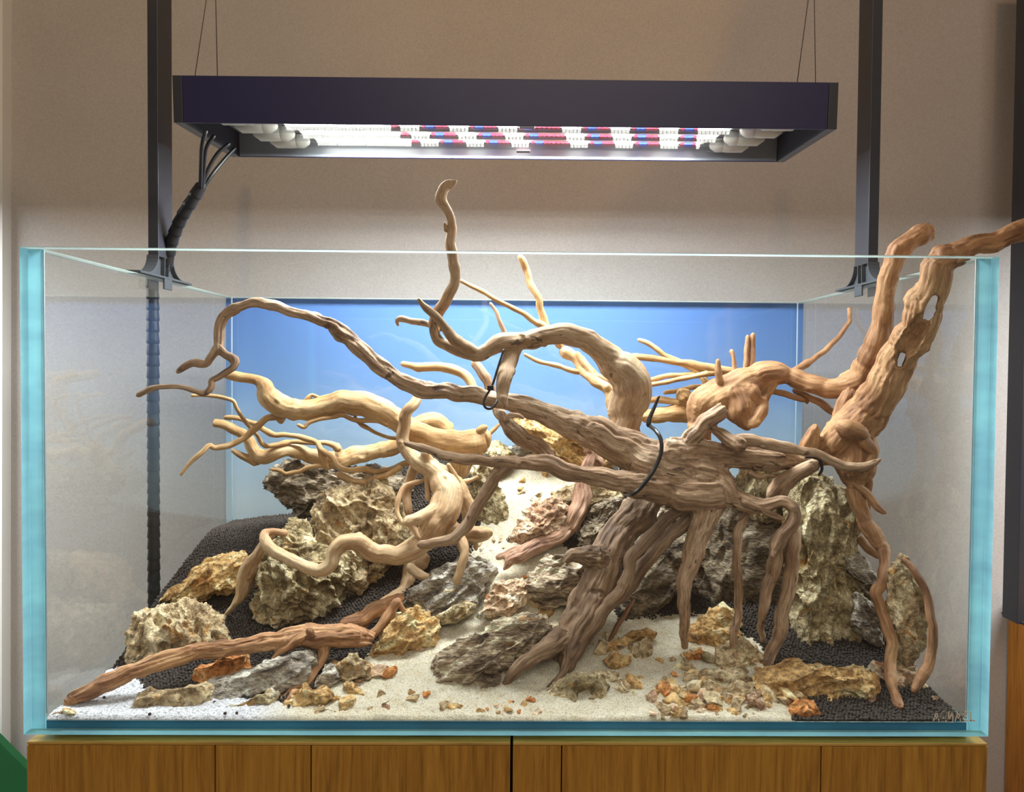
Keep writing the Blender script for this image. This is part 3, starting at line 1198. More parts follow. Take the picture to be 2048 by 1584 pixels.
def rock(name, label, poly, material, Y=None, T=0.04, k=0.35, cell=0.026, amp=0.0075, axis=(1, 0, 0.3), stretch=1.8, sub=6, seed=0, cat='rock', group=None, sc=None):
    """poly: outline in photo pixels; Y: depth of its middle plane (None: where its foot meets the ground); T: half thickness in metres; k: lean of the plane"""
    poly = np.asarray(poly, float)
    if sc is not None:                      # (ox, oy, s): outline given in a magnified crop
        poly = poly / sc[2] + np.array(sc[:2])
    cu = poly.mean(0)
    if Y is None:
        foot = poly[np.argmax(poly[:, 1])]
        g = ground(float(cu[0] * 0.5 + foot[0] * 0.5), float(foot[1]) - 3)
        Zg = g[2]
        Y = g[1] + T * 0.55
        Z0 = Zg
    else:
        Z0 = P(cu[0], cu[1], Y)[2]
    # keep the visible face in front of the bank it lies on
    need = []
    for u, v in cu + (poly - cu) * 0.7:
        gy_ = ground(float(u), float(v))[1]
        need.append(P(u, v, Y, k, Z0)[1] - 0.55 * T - gy_)
    Y = max(Y - max(0.0, float(np.percentile(need, 70))), FG + 0.006 + T * 0.5)
    W = np.array([P(u, v, Y, k, Z0) for u, v in poly])
    W[:, 1] = np.maximum(W[:, 1], FG + 0.006)
    C = W.mean(0)
    exx = np.array([1.0, 0, 0])
    ezz = np.array([0, k, 1.0]); ezz /= np.linalg.norm(ezz)
    eyy = np.cross(ezz, exx)
    L = np.stack([(W - C) @ exx, (W - C) @ ezz], 1)
    V0, F = ico(sub)
    x, y, z = V0[:, 0], V0[:, 2], V0[:, 1]
    th = np.arctan2(y, x)
    rho = np.sqrt(x * x + y * y)
    R = poly_radius(L, np.zeros(2), th) + 0.55 * amp
    # soften the outline a little
    rp = rho ** 0.62
    zt = np.sign(z) * np.abs(z) ** 0.85
    tt = T * (0.75 + 0.35 * vnoise(np.stack([x * 1.7 + seed, y * 1.7, z * 0.5], 1), seed))
    lx, ly = R * rp * np.cos(th), R * rp * np.sin(th)
    V = lx[:, None] * exx + ly[:, None] * ezz + (zt * tt)[:, None] * eyy
    if amp > 0:
        V = dragon(V, F, cell, amp, seed + 13, axis, stretch)
    wy = V[:, 1] + C[1]
    V[:, 1] = np.clip(wy, FG + 0.0015, TD - FG - 0.002) - C[1]
    V[:, 0] = np.clip(V[:, 0] + C[0], -XI + 0.001, XI - 0.001) - C[0]
    V[:, 2] = np.maximum(V[:, 2] + C[2], FLOOR + 0.0004) - C[2]
    base = V[:, 2].min()
    V[:, 2] -= base
    o = link(name, fast_mesh(name, V, F), material, None, (C[0], C[1], C[2] + base))
    tag(o, label, cat, group)
    ROCKS.append(o)
    return o


R3 = (460, 820, 3.413)
R4 = (40, 1040, 2.912)
R5 = (540, 1100, 3.413)
R2 = (760, 780, 3.413)
R6 = (1000, 1000, 3.3)
R7 = (1440, 860, 2.554)

M['r_tan'] = rock_mat('tan_dragon_stone', [(0.25, '#75634b'), (0.42, '#998465'), (0.56, '#b19f7e'), (0.72, '#c8ba9a')], 24, dust='#ad8450', dust_lo=0.63)
M['r_olive'] = rock_mat('olive_dragon_stone', [(0.25, '#665941'), (0.45, '#87795a'), (0.58, '#a19374'), (0.75, '#c0b697')], 22, dust='#9c7848', dust_lo=0.64)
M['r_grey'] = rock_mat('grey_dragon_stone', [(0.25, '#5c5650'), (0.45, '#857d72'), (0.6, '#a19a8e'), (0.75, '#bdb7ab')], 22, (1, 1, 2.2), dust='#a08a62', dust_lo=0.64, gain=1.8)
M['r_dark'] = rock_mat('dark_brown_grey_stone', [(0.25, '#40372f'), (0.45, '#635747'), (0.6, '#82745f'), (0.78, '#a3978a')], 20, (1, 1, 2.5), dust='#8f7a58', dust_lo=0.66, gain=1.55)
M['r_ochre'] = rock_mat('ochre_stone', [(0.25, '#7d5f3e'), (0.45, '#a68557'), (0.6, '#bc9d6c'), (0.78, '#d2bf98')], 24, dust='#ad7a44', dust_lo=0.62)
M['r_orange'] = rock_mat('rust_orange_stone', [(0.25, '#7d4a28'), (0.45, '#a46a3a'), (0.62, '#b98350'), (0.8, '#c9a074')], 26)
M['r_pink'] = rock_mat('pinkish_tan_stone', [(0.25, '#80624e'), (0.45, '#a88a70'), (0.6, '#bea68a'), (0.78, '#d8cab4')], 24, dust='#b07a52', dust_lo=0.62)
M['r_stripe'] = rock_mat('streaked_grey_brown_stone', [(0.22, '#3d342c'), (0.40, '#6a5c4d'), (0.55, '#94846f'), (0.75, '#c0b29a')], 26, (0.6, 1, 2.6), (0, 0.45, 0), dust='#a58058', dust_lo=0.64, gain=1.9)

rock('dragon_stone', 'large tan honeycombed rock in the left middle with deep hollows, upper block', [(500, 790), (600, 680), (730, 590), (860, 560), (950, 500), (1000, 508), (1080, 600), (1110, 690), (1160, 730), (1230, 870), (1180, 940), (1040, 1000), (1030, 1080), (900, 1250), (780, 1200), (600, 1040)], M['r_tan'], 0.335, 0.065, 0.30, 0.036, 0.0125, (0.6, 0, -0.7), 1.7, 7, 1, sc=R3)
rock('dragon_stone', 'large olive tan rock below the curved root at left, craggy lower block', [(200, 1110), (230, 990), (330, 900), (430, 785), (520, 830), (600, 960), (720, 1010), (800, 1090), (790, 1220), (760, 1330), (720, 1465), (560, 1440), (350, 1475), (270, 1410), (205, 1310), (235, 1220)], M['r_olive'], 0.285, 0.065, 0.15, 0.032, 0.012, (0.7, 0, -0.6), 1.6, 7, 2, sc=R3)
rock('dragon_stone', 'dark brown rock under the big left root beside the craggy block', [(730, 1230), (850, 1180), (1000, 1080), (1040, 1000), (960, 960), (780, 1080), (700, 1200), (700, 1420), (800, 1460), (860, 1380)], M['r_dark'], 0.325, 0.04, 0.2, 0.024, 0.007, (1, 0, .4), 1.6, 6, 3, sc=R3)
rock('dragon_stone', 'dark grey angular rock in the rear left under the thin twigs', [(275, 490), (330, 440), (470, 358), (560, 400), (700, 425), (900, 405), (1120, 430), (1175, 520), (1150, 660), (950, 660), (700, 640), (540, 720), (430, 650), (340, 590)], M['r_dark'], 0.46, 0.07, 0.2, 0.040, 0.013, (1, 0, 0.35), 1.5, 7, 4, sc=R3)
rock('dragon_stone', 'tan slab with a yellow patch leaning on the soil beside the forked root', [(828, 485), (950, 355), (1050, 260), (1170, 198), (1270, 205), (1345, 212), (1300, 290), (1240, 400), (1100, 430), (990, 520), (900, 475)], M['r_ochre'], 0.30, 0.03, 0.5, 0.028, 0.008, (1, 0, 0.8), 2.2, 6, 5, sc=R4)
rock('dragon_stone', 'chunky beige rock with sharp ridges at the far left on the soil', [(658, 640), (720, 535), (870, 530), (950, 472), (1080, 530), (1140, 590), (1198, 705), (1050, 750), (900, 800), (740, 815), (700, 835), (690, 720)], M['r_tan'], 0.205, 0.05, 0.25, 0.026, 0.0095, (0.2, 0, 1), 1.7, 6, 6, sc=R4)
rock('dragon_stone', 'small rust orange block between the front log and the grey stone', [(1030, 945), (1040, 850), (1120, 835), (1190, 788), (1310, 785), (1328, 870), (1260, 925), (1100, 955)], M['r_orange'], 0.125, 0.028, 0.2, 0.030, 0.0055, (1, 0, .3), 1.3, 5, 7, sc=R4)
rock('dragon_stone', 'long smooth grey stone lying at the front left', [(1068, 1125), (1080, 1030), (1120, 950), (1220, 900), (1400, 880), (1430, 848), (1560, 808), (1650, 768), (1715, 810), (1700, 890), (1640, 950), (1540, 995), (1330, 1005), (1290, 1050), (1180, 1095)], M['r_grey'], 0.095, 0.03, 0.35, 0.034, 0.0065, (1, 0, 0.6), 2.2, 6, 8, sc=R4)
rock('dragon_stone', 'tan pointed stone lying on white grit by the front glass', [(578, 1152), (660, 1080), (700, 1010), (770, 982), (860, 1000), (960, 968), (1070, 948), (1105, 960), (1080, 1085), (950, 1112), (800, 1132), (680, 1145)], M['r_tan'], 0.060, 0.024, 0.35, 0.03, 0.006, (1, 0, 0.3), 2.2, 6, 9, sc=R4)
rock('dragon_stone', 'slim olive stone in front of the long grey stone', [(1228, 1112), (1230, 1070), (1330, 1048), (1440, 988), (1508, 1010), (1490, 1060), (1400, 1105)], M['r_olive'], 0.055, 0.016, 0.35, 0.022, 0.0045, (1, 0, 0.4), 2, 5, 10, sc=R4)
rock('dragon_stone', 'small dark stone beside the slim olive stone', [(-150, 1080), (-60, 1010), (0, 965), (55, 985), (50, 1040), (-40, 1075), (-120, 1095)], M['r_grey'], 0.055, 0.015, 0.3, 0.022, 0.0045, (1, 0, 0.4), 2, 5, 11, sc=R5)
rock('dragon_stone', 'yellow tan craggy stone at the tip of the front root', [(85, 1085), (150, 1030), (240, 938), (300, 960), (400, 970), (462, 1010), (380, 1055), (300, 1085), (200, 1135), (118, 1135)], M['r_ochre'], 0.052, 0.022, 0.4, 0.02, 0.006, (1, 0, 0.2), 1.5, 6, 12, sc=R5)
rock('dragon_stone', 'tan stone with two facets left of the sand path', [(478, 795), (540, 730), (600, 708), (640, 790), (685, 870), (620, 895), (540, 885), (478, 855)], M['r_tan'], 0.098, 0.018, 0.35, 0.022, 0.006, (1, 0, 0.2), 1.4, 5, 13, sc=R5)
rock('dragon_stone', 'pale grey stone behind the front root of the log', [(308, 905), (380, 785), (440, 785), (482, 880), (430, 945), (340, 955)], M['r_grey'], 0.088, 0.018, 0.35, 0.022, 0.005, (1, 0, 0.2), 1.4, 5, 14, sc=R5)
rock('dragon_stone', 'bright yellow flat stone standing on the sand left of the path', [(498, 925), (550, 885), (590, 950), (660, 978), (684, 1030), (612, 1045), (540, 1000)], M['r_ochre'], 0.070, 0.013, 0.4, 0.03, 0.004, (1, 0, 0.2), 1.4, 5, 15, sc=R5)
rock('dragon_stone', 'dark tan flat stone against the front glass left of centre', [(296, 1112), (340, 1068), (462, 1090), (468, 1132), (400, 1148), (330, 1138)], M['r_tan'], 0.036, 0.013, 0.3, 0.02, 0.0042, (1, 0, 0.2), 1.4, 5, 16, sc=R5)
rock('dragon_stone', 'small upright tan stone near the front glass left of centre', [(482, 1112), (490, 1038), (560, 1015), (584, 1092), (540, 1124)], M['r_ochre'], 0.042, 0.012, 0.3, 0.02, 0.004, (1, 0, 0.2), 1.4, 5, 17, sc=R5)
rock('dragon_stone', 'layered yellow and tan rock right of the jagged log end', [(678, 735), (770, 655), (780, 560), (840, 478), (1000, 436), (1052, 480), (1104, 540), (1092, 622), (1000, 692), (900, 722), (800, 745)], M['r_ochre'], 0.165, 0.032, 0.5, 0.026, 0.0085, (1, 0, 0.55), 2.4, 6, 18, sc=R5)
rock('dragon_stone', 'grey layered rock left of the sand path under the dangling root', [(918, 352), (960, 290), (1100, 230), (1200, 140), (1330, 78), (1490, 78), (1534, 150), (1450, 262), (1420, 372), (1250, 442), (1130, 485), (1050, 485), (1000, 425)], M['r_grey'], 0.225, 0.04, 0.6, 0.03, 0.0095, (1, 0, 0.75), 2.4, 6, 19, sc=R5)
rock('dragon_stone', 'thin olive flake lying on the sand below the dangling root', [(1128, 485), (1200, 428), (1330, 368), (1392, 380), (1330, 445), (1200, 485)], M['r_olive'], 0.185, 0.010, 0.7, 0.02, 0.004, (1, 0, 0.4), 2, 5, 20, sc=R5)
rock('dragon_stone', 'pinkish tan rock in the middle of the sand path', [(1446, 446), (1520, 340), (1556, 250), (1680, 228), (1774, 260), (1740, 322), (1650, 392), (1540, 422)], M['r_pink'], 0.205, 0.022, 0.6, 0.022, 0.007, (1, 0, 0.75), 1.8, 6, 21, sc=R5)
rock('dragon_stone', 'dark grey rock dusted with white sand left of the main trunk', [(192, 612), (210, 520), (290, 438), (430, 378), (540, 425), (550, 520), (512, 612), (400, 655), (280, 675)], M['r_stripe'], 0.225, 0.03, 0.6, 0.028, 0.009, (1, 0, 0.4), 1.8, 6, 22, sc=R6)
rock('dragon_stone', 'big dark streaked rock at the front centre beside the trunk foot', [(1128, 905), (1138, 800), (1280, 718), (1400, 618), (1550, 528), (1822, 478), (1915, 530), (1905, 602), (1830, 655), (1700, 765), (1562, 885), (1562, 962), (1430, 985), (1280, 1005), (1170, 965)], M['r_stripe'], 0.125, 0.045, 0.55, 0.026, 0.010, (1, 0, 0.62), 2.8, 7, 23, sc=R5)
rock('dragon_stone', 'orange tan rock high on the right side of the sand path', [(905, 1010), (960, 950), (990, 850), (1050, 800), (1200, 768), (1275, 800), (1252, 885), (1200, 935), (1100, 985), (980, 1035)], M['r_pink'], 0.32, 0.03, 0.7, 0.024, 0.008, (1, 0, 0.4), 1.8, 6, 24, sc=R2)
rock('dragon_stone', 'brown rock between the curved slab of wood and the main trunk', [(1365, 1045), (1388, 900), (1470, 818), (1560, 758), (1655, 756), (1602, 860), (1520, 960), (1440, 1060)], M['r_dark'], 0.33, 0.035, 0.5, 0.026, 0.008, (1, 0, 0.8), 1.8, 6, 25, sc=R2)
rock('dragon_stone', 'sand coloured flat rock behind the curved slab of wood', [(1150, 770), (1230, 690), (1330, 650), (1440, 660), (1640, 690), (1650, 745), (1560, 760), (1450, 800), (1360, 830), (1250, 800)], M['r_tan'], 0.385, 0.028, 0.6, 0.024, 0.007, (1, 0, 0.3), 1.8, 6, 26, sc=R2)
rock('dragon_stone', 'yellow tan rock at the top of the mound against the blue backdrop', [(860, 175), (940, 195), (1050, 195), (1150, 215), (1300, 275), (1480, 355), (1560, 430), (1640, 480), (1500, 520), (1300, 490), (1180, 460), (1060, 390), (940, 280)], M['r_ochre'], 0.455, 0.045, 0.4, 0.032, 0.009, (1, 0, -0.6), 2.0, 6, 27, sc=R2)
rock('dragon_stone', 'small pale rock on the mound right of the broken limb end', [(892, 425), (930, 378), (1050, 388), (1075, 452), (950, 500)], M['r_grey'], 0.50, 0.028, 0.3, 0.026, 0.006, (1, 0, 0.3), 1.6, 5, 28, sc=R2)
rock('dragon_stone', 'olive rock peeking out behind the broken limb end', [(730, 380), (760, 355), (850, 388), (905, 440), (880, 560), (790, 600), (720, 520)], M['r_olive'], 0.47, 0.03, 0.3, 0.026, 0.007, (1, 0, -0.6), 1.6, 5, 29, sc=R2)
rock('dragon_stone', 'dark olive rock behind the left root crown', [(620, 560), (700, 500), (780, 540), (800, 700), (860, 800), (880, 920), (800, 990), (700, 900), (640, 720)], M['r_olive'], 0.40, 0.035, 0.3, 0.026, 0.008, (0.3, 0, 1), 1.6, 6, 30, sc=R2)
rock('dragon_stone', 'tall olive brown pillar rock at the right under the cut stump', [(328, 1110), (380, 960), (398, 800), (380, 560), (368, 330), (410, 262), (450, 235), (510, 232), (560, 285), (652, 305), (672, 420), (652, 560), (692, 760), (714, 900), (682, 1020), (684, 1180), (650, 1225), (560, 1215), (430, 1195), (358, 1165)], M['r_olive'], 0.235, 0.055, 0.12, 0.030, 0.0105, (0.06, 0, 1), 2.6, 7, 31, sc=R7)
rock('dragon_stone', 'dark pillar rock behind the hanging roots left of the olive pillar', [(1385, 1200), (1395, 1120), (1420, 1040), (1470, 1000), (1560, 995), (1605, 1040), (1610, 1200), (1580, 1300), (1490, 1305), (1415, 1265)], M['r_dark'], 0.315, 0.05, 0.15, 0.030, 0.010, (0.1, 0, 1), 2.4, 6, 32)
rock('dragon_stone', 'olive rock top showing between the horizontal branches at right', [(1480, 975), (1492, 928), (1545, 918), (1605, 930), (1622, 985), (1590, 1040), (1510, 1040)], M['r_olive'], 0.30, 0.035, 0.15, 0.024, 0.007, (0.1, 0, 1), 2.2, 6, 33)
rock('dragon_stone', 'dark slanted rock behind the two long roots right of the trunk', [(785, 755), (850, 640), (950, 500), (1090, 330), (1225, 245), (1335, 380), (1312, 455), (1182, 565), (1100, 655), (1000, 765), (920, 805), (830, 785)], M['r_dark'], 0.255, 0.045, 0.35, 0.030, 0.009, (0.8, 0, 0.9), 2.0, 6, 34, sc=R6)
rock('dragon_stone', 'shadowed brown rock wall deep behind the trunk', [(1230, 1130), (1260, 1040), (1330, 985), (1430, 990), (1440, 1110), (1400, 1200), (1300, 1230)], M['r_dark'], 0.36, 0.05, 0.2, 0.034, 0.009, (0.2, 0, 1), 1.8, 6, 35)
rock('dragon_stone', 'upper grey shard right of the tall pillar', [(655, 625), (705, 640), (790, 752), (740, 768), (670, 735), (640, 680)], M['r_grey'], 0.215, 0.016, 0.2, 0.022, 0.005, (1, 0, -0.8), 2.4, 6, 36, sc=R7)
rock('dragon_stone', 'dark brown rock between the two grey shards right of the pillar', [(670, 770), (780, 770), (806, 870), (780, 910), (710, 850)], M['r_dark'], 0.225, 0.022, 0.2, 0.024, 0.005, (1, 0, -0.6), 2, 5, 37, sc=R7)
rock('dragon_stone', 'lower pale grey shard right of the tall pillar', [(690, 830), (700, 830), (765, 890), (826, 970), (816, 1095), (740, 1062), (688, 990)], M['r_grey'], 0.185, 0.018, 0.15, 0.022, 0.0055, (1, 0, -1), 2.6, 6, 38, sc=R7)
rock('dragon_stone', 'upright tan slab near the right glass between two roots', [(868, 765), (888, 690), (930, 640), (962, 648), (992, 740), (1032, 860), (1047, 960), (1042, 1085), (1002, 1125), (962, 1215), (920, 1235), (888, 1190), (886, 1050), (868, 900)], M['r_tan'], 0.118, 0.022, 0.06, 0.028, 0.0070, (-0.2, 0, 1), 2.8, 6, 39, sc=R7)
rock('dragon_stone', 'large flat yellow brown rock lying at the front right', [(203, 1335), (230, 1268), (330, 1228), (410, 1205), (440, 1228), (600, 1238), (680, 1225), (772, 1268), (788, 1310), (730, 1385), (620, 1385), (520, 1405), (430, 1415), (350, 1455), (230, 1445), (210, 1390)], M['r_ochre'], 0.085, 0.038, 0.4, 0.030, 0.008, (1, 0, 0.15), 2.4, 7, 40, sc=R7)
rock('dragon_stone', 'broken tan rock at the foot of the upright slab', [(728, 1242), (770, 1202), (870, 1198), (980, 1185), (1052, 1290), (1044, 1362), (960, 1390), (860, 1345), (790, 1295)], M['r_pink'], 0.115, 0.028, 0.45, 0.022, 0.0075, (1, 0, -0.3), 1.8, 6, 41, sc=R7)
rock('dragon_stone', 'small orange rock against the front glass below the flat yellow rock', [(342, 1455), (390, 1398), (470, 1405), (514, 1450), (492, 1484), (400, 1484)], M['r_orange'], 0.040, 0.018, 0.3, 0.02, 0.0055, (1, 0, -0.2), 1.6, 5, 42, sc=R7)
rock('dragon_stone', 'small reddish brown rock on the sand under the pale root', [(1198, 1105), (1218, 1030), (1322, 978), (1394, 1060), (1372, 1122), (1250, 1148)], M['r_orange'], 0.145, 0.022, 0.4, 0.022, 0.006, (1, 0, 0.3), 1.6, 5, 43, sc=R6)
rock('dragon_stone', 'tan rock behind the thin dark root in the right middle', [(1245, 905), (1325, 830), (1400, 755), (1480, 726), (1566, 770), (1545, 865), (1480, 1000), (1400, 1030), (1325, 965)], M['r_ochre'], 0.185, 0.03, 0.35, 0.026, 0.008, (1, 0, 0.3), 1.6, 6, 44, sc=R6)
rock('dragon_stone', 'pale crumbling rock at the foot of the thin dark root', [(1380, 1080), (1480, 1000), (1580, 960), (1690, 980), (1720, 1060), (1640, 1110), (1500, 1120), (1400, 1120)], M['r_tan'], 0.135, 0.024, 0.45, 0.02, 0.0065, (1, 0, 0.1), 1.6, 6, 45, sc=R6)
rock('dragon_stone', 'arched tan flake on the sand right of the trunk foot', [(785, 965), (830, 895), (960, 848), (1035, 878), (1015, 915), (900, 945), (830, 995)], M['r_ochre'], 0.165, 0.012, 0.4, 0.022, 0.004, (1, 0, 0.5), 2, 5, 46, sc=R6)
rock('dragon_stone', 'upright brown flake below the arched tan flake', [(855, 1085), (880, 988), (970, 915), (996, 990), (920, 1065)], M['r_tan'], 0.145, 0.012, 0.35, 0.02, 0.004, (1, 0, 1), 2, 5, 47, sc=R6)
rock('dragon_stone', 'flat olive tan rock right of the trunk toe near the front glass', [(325, 1265), (480, 1198), (600, 1178), (705, 1230), (655, 1305), (500, 1358), (395, 1355)], M['r_olive'], 0.072, 0.024, 0.45, 0.026, 0.006, (1, 0, 0.3), 2.2, 6, 48, sc=R6)
rock('dragon_stone', 'thin brown flake behind the flat olive rock', [(595, 1172), (680, 1138), (775, 1148), (765, 1205), (680, 1220)], M['r_tan'], 0.098, 0.012, 0.4, 0.02, 0.004, (1, 0, 0.2), 2, 5, 49, sc=R6)
rock('dragon_stone', 'small tan wedge pointing down on the sand right of centre', [(758, 1240), (800, 1216), (844, 1260), (800, 1316), (768, 1292)], M['r_tan'], 0.070, 0.011, 0.4, 0.02, 0.0035, (0, 0, 1), 2, 5, 50, sc=R6)
rock('dragon_stone', 'small orange tan chunk next to the tan wedge', [(836, 1200), (870, 1166), (934, 1242), (900, 1264)], M['r_ochre'], 0.082, 0.010, 0.4, 0.02, 0.0035, (0, 0, 1), 2, 5, 51, sc=R6)
rock('dragon_stone', 'ochre block beside the upright brown flake', [(695, 1065), (760, 1028), (845, 1040), (835, 1085), (760, 1105)], M['r_ochre'], 0.122, 0.014, 0.4, 0.02, 0.004, (1, 0, 0), 2, 5, 52, sc=R6)
rock('dragon_stone', 'round orange brown pebble at the front centre', [(1700, 1060), (1710, 1018), (1760, 1005), (1806, 1020), (1812, 1070), (1780, 1105), (1725, 1100)], M['r_orange'], 0.058, 0.014, 0.3, 0.03, 0.003, (1, 0, 0), 1.4, 5, 53, sc=R5)
rock('dragon_stone', 'tan boulder behind the round orange brown pebble', [(1870, 1010), (1930, 940), (2040, 900), (2100, 930), (2100, 1030), (2000, 1060), (1900, 1040)], M['r_tan'], 0.085, 0.02, 0.35, 0.022, 0.005, (1, 0, 0.2), 1.4, 5, 54, sc=R5)
rock('dragon_stone', 'tan rock with cracks in the rubble at the front right', [(1290, 1260), (1380, 1205), (1470, 1250), (1490, 1300), (1400, 1335), (1310, 1330)], M['r_tan'], 0.072, 0.018, 0.4, 0.02, 0.0055, (1, 0, 0.2), 1.6, 5, 55, sc=R6)
rock('dragon_stone', 'flat orange piece in the rubble at the front right', [(1170, 1370), (1190, 1325), (1300, 1335), (1280, 1385)], M['r_ochre'], 0.056, 0.010, 0.4, 0.02, 0.0035, (1, 0, 0.2), 1.6, 5, 56, sc=R6)
rock('dragon_stone', 'upright cream block at the left end of the flat yellow rock', [(1640, 1300), (1700, 1280), (1735, 1380), (1740, 1440), (1660, 1450)], M['r_pink'], 0.050, 0.016, 0.2, 0.02, 0.004, (0, 0, 1), 1.6, 5, 57, sc=R6)
rock('dragon_stone', 'tan stepped rock left of the upright cream block', [(1470, 1270), (1560, 1230), (1650, 1240), (1680, 1290), (1640, 1340), (1520, 1330)], M['r_tan'], 0.070, 0.018, 0.35, 0.018, 0.0055, (1, 0, 0.2), 1.6, 5, 58, sc=R6)
rock('dragon_stone', 'brown rubble stone below the thin dark root', [(1310, 1165), (1400, 1130), (1560, 1140), (1690, 1210), (1650, 1245), (1500, 1240), (1380, 1215)], M['r_tan'], 0.10, 0.016, 0.45, 0.018, 0.005, (1, 0, 0.2), 1.6, 5, 59, sc=R6)
rock('dragon_stone', 'orange rubble stone at the left edge of the flat yellow rock', [(1690, 1150), (1760, 1100), (1840, 1120), (1830, 1160), (1750, 1180)], M['r_orange'], 0.10, 0.014, 0.4, 0.018, 0.004, (1, 0, 0.2), 1.6, 5, 60, sc=R6)

# ---- loose chips, one object each, meshes shared
chip_me = []
CU = 0.008
for s in range(9):
    V0, F = ico(4)
    g_ = np.random.default_rng(s + 40)
    V = V0.copy()
    for _ in range(11):                      # broken faces
        nn = g_.normal(size=3); nn /= np.linalg.norm(nn)
        h = g_.uniform(0.45, 0.82)
        ex_ = np.maximum(V @ nn - h, 0)
        V = V - ex_[:, None] * nn
    V = V * g_.uniform([0.95, 0.7, 0.5], [1.5, 1.05, 0.85])
    V = V + 0.10 * V0 * fbm(V0 * 2.6 + s * 9, 3, s)[:, None]
    V = V * CU
    for mk in ('r_tan', 'r_ochre', 'r_orange', 'r_pink', 'r_olive', 'r_grey'):
        me = fast_mesh('stone_chip', V, F, False)
        me.materials.append(M[mk])
        chip_me.append((mk, me))
rc = random.Random(11)
CH = {k: [m for q, m in chip_me if q == k] for k in ('r_tan', 'r_ochre', 'r_orange', 'r_pink', 'r_olive', 'r_grey')}
ZONES = [  # (outline, count, size range px, kinds, label, group)
    ([(1340, 1345), (1500, 1340), (1540, 1390), (1520, 1436), (1300, 1436), (1300, 1400)], 95, (6, 19), ('r_tan', 'r_ochre', 'r_tan', 'r_pink', 'r_ochre', 'r_tan', 'r_orange'), 'in the front right rubble', 'chips in the front right rubble'),
    ([(945, 1415), (1030, 1405), (1085, 1425), (1060, 1436), (950, 1436)], 20, (4, 9), ('r_orange', 'r_pink', 'r_ochre'), 'at the glass below the streaked rock', 'chips at the front glass centre'),
    ([(660, 1330), (760, 1310), (800, 1350), (780, 1390), (690, 1400)], 10, (5, 12), ('r_ochre', 'r_pink', 'r_tan'), 'on sand left of the path', 'chips left of the sand path'),
    ([(640, 1400), (760, 1395), (800, 1425), (660, 1430)], 8, (4, 8), ('r_tan', 'r_ochre'), 'before the yellow stones at front left', 'chips in front of the yellow stones'),
    ([(1040, 960), (1100, 950), (1115, 1000), (1070, 1020), (1020, 1010)], 12, (4, 9), ('r_ochre', 'r_tan'), 'high on the sand path', 'crumbs on the upper sand path'),
    ([(940, 1085), (1000, 1070), (1010, 1100), (950, 1115)], 14, (3, 7), ('r_ochre', 'r_tan', 'r_pink'), 'beside the pale root crown foot', 'crumbs beside the left root foot'),
    ([(1500, 1330), (1560, 1320), (1600, 1340), (1590, 1400), (1530, 1430)], 26, (6, 16), ('r_tan', 'r_ochre', 'r_tan', 'r_ochre', 'r_orange'), 'left of the flat yellow rock', 'chips left of the flat yellow rock'),
    ([(1195, 1295), (1290, 1275), (1305, 1330), (1220, 1350)], 9, (8, 17), ('r_tan', 'r_ochre', 'r_olive'), 'beside the arched tan flake', 'flakes right of the trunk'),
    ([(1115, 1360), (1290, 1345), (1280, 1390), (1150, 1405)], 10, (6, 15), ('r_tan', 'r_ochre', 'r_olive'), 'around the flat olive rock', 'flakes around the flat olive rock'),
    ([(1310, 1325), (1400, 1300), (1480, 1335), (1400, 1355)], 12, (7, 16), ('r_tan', 'r_ochre', 'r_tan', 'r_olive'), 'under the hanging pale root', 'chips under the hanging pale root'),
    ([(1150, 1250), (1230, 1240), (1260, 1290), (1200, 1320)], 8, (5, 11), ('r_tan', 'r_olive', 'r_ochre'), 'behind the brown trunk foot', 'chips behind the trunk foot'),
]
SPOTS = [(823, 1390, 9, 'r_ochre', 'lone ochre chip on open sand left of centre'), (853, 1392, 11, 'r_orange', 'reddish chip on open sand beside the tan wedge-shaped chip'),
         (826, 1402, 14, 'r_tan', 'wedge-shaped tan chip on open sand left of centre'), (772, 1418, 12, 'r_pink', 'flat pinkish chip near the front glass left of centre'),
         (890, 1416, 14, 'r_tan', 'tan chip at the front left of the dark streaked rock'), (912, 1420, 11, 'r_ochre', 'ochre chip at the front right next to a tan chip'),
         (842, 1304, 10, 'r_pink', 'pale chip at the right end of the layered yellow rock'), (902, 1312, 9, 'r_orange', 'orange tan chip at the left tip of the dark streaked rock'),
         (784, 1350, 14, 'r_orange', 'reddish stone right of the slanted pink flake'), (758, 1352, 20, 'r_pink', 'slanted pinkish flake on the sand left of the path'),
         (730, 1345, 15, 'r_ochre', 'yellow orange stone left of the slanted pink flake'), (1366, 1395, 14, 'r_ochre', 'ochre wedge chip in the middle of the front right rubble'),
         (1095, 1232, 14, 'r_ochre', 'ochre stone wedged at the upper edge of the streaked rock'), (1075, 1214, 20, 'r_tan', 'flat tan flake above the streaked rock on the path'),
         (1052, 1158, 6, 'r_orange', 'tiny orange crumb on the upper path'), (86, 1437, 8, 'r_pink', 'cream chip under the tip of the front log'), (132, 1433, 11, 'r_ochre', 'yellow flake on white grit beside the front log'),
         (1742, 1403, 8, 'r_pink', 'white chip on the black soil at the right'), (1868, 1400, 7, 'r_pink', 'white flake on the black soil near the right glass')]


def place_chip(u, v, s, mk, label, group):
    g = ground(u, v)
    o = bpy.data.objects.new('stone_chip', rc.choice(CH[mk]))
    COL.objects.link(o)
    r = s * depth_of(g) / FPX
    o.scale = (1.35 * r / CU,) * 3
    o.location = (max(-XI + r * 1.3, min(XI - r * 1.3, g[0])), max(FG + r * 1.35, g[1]), g[2] + r * 0.38)
    o.rotation_euler = (rc.uniform(-0.5, 0.5), rc.uniform(-0.5, 0.5), rc.uniform(0, 6.28))
    tag(o, label, 'stone chip', group)
    return o


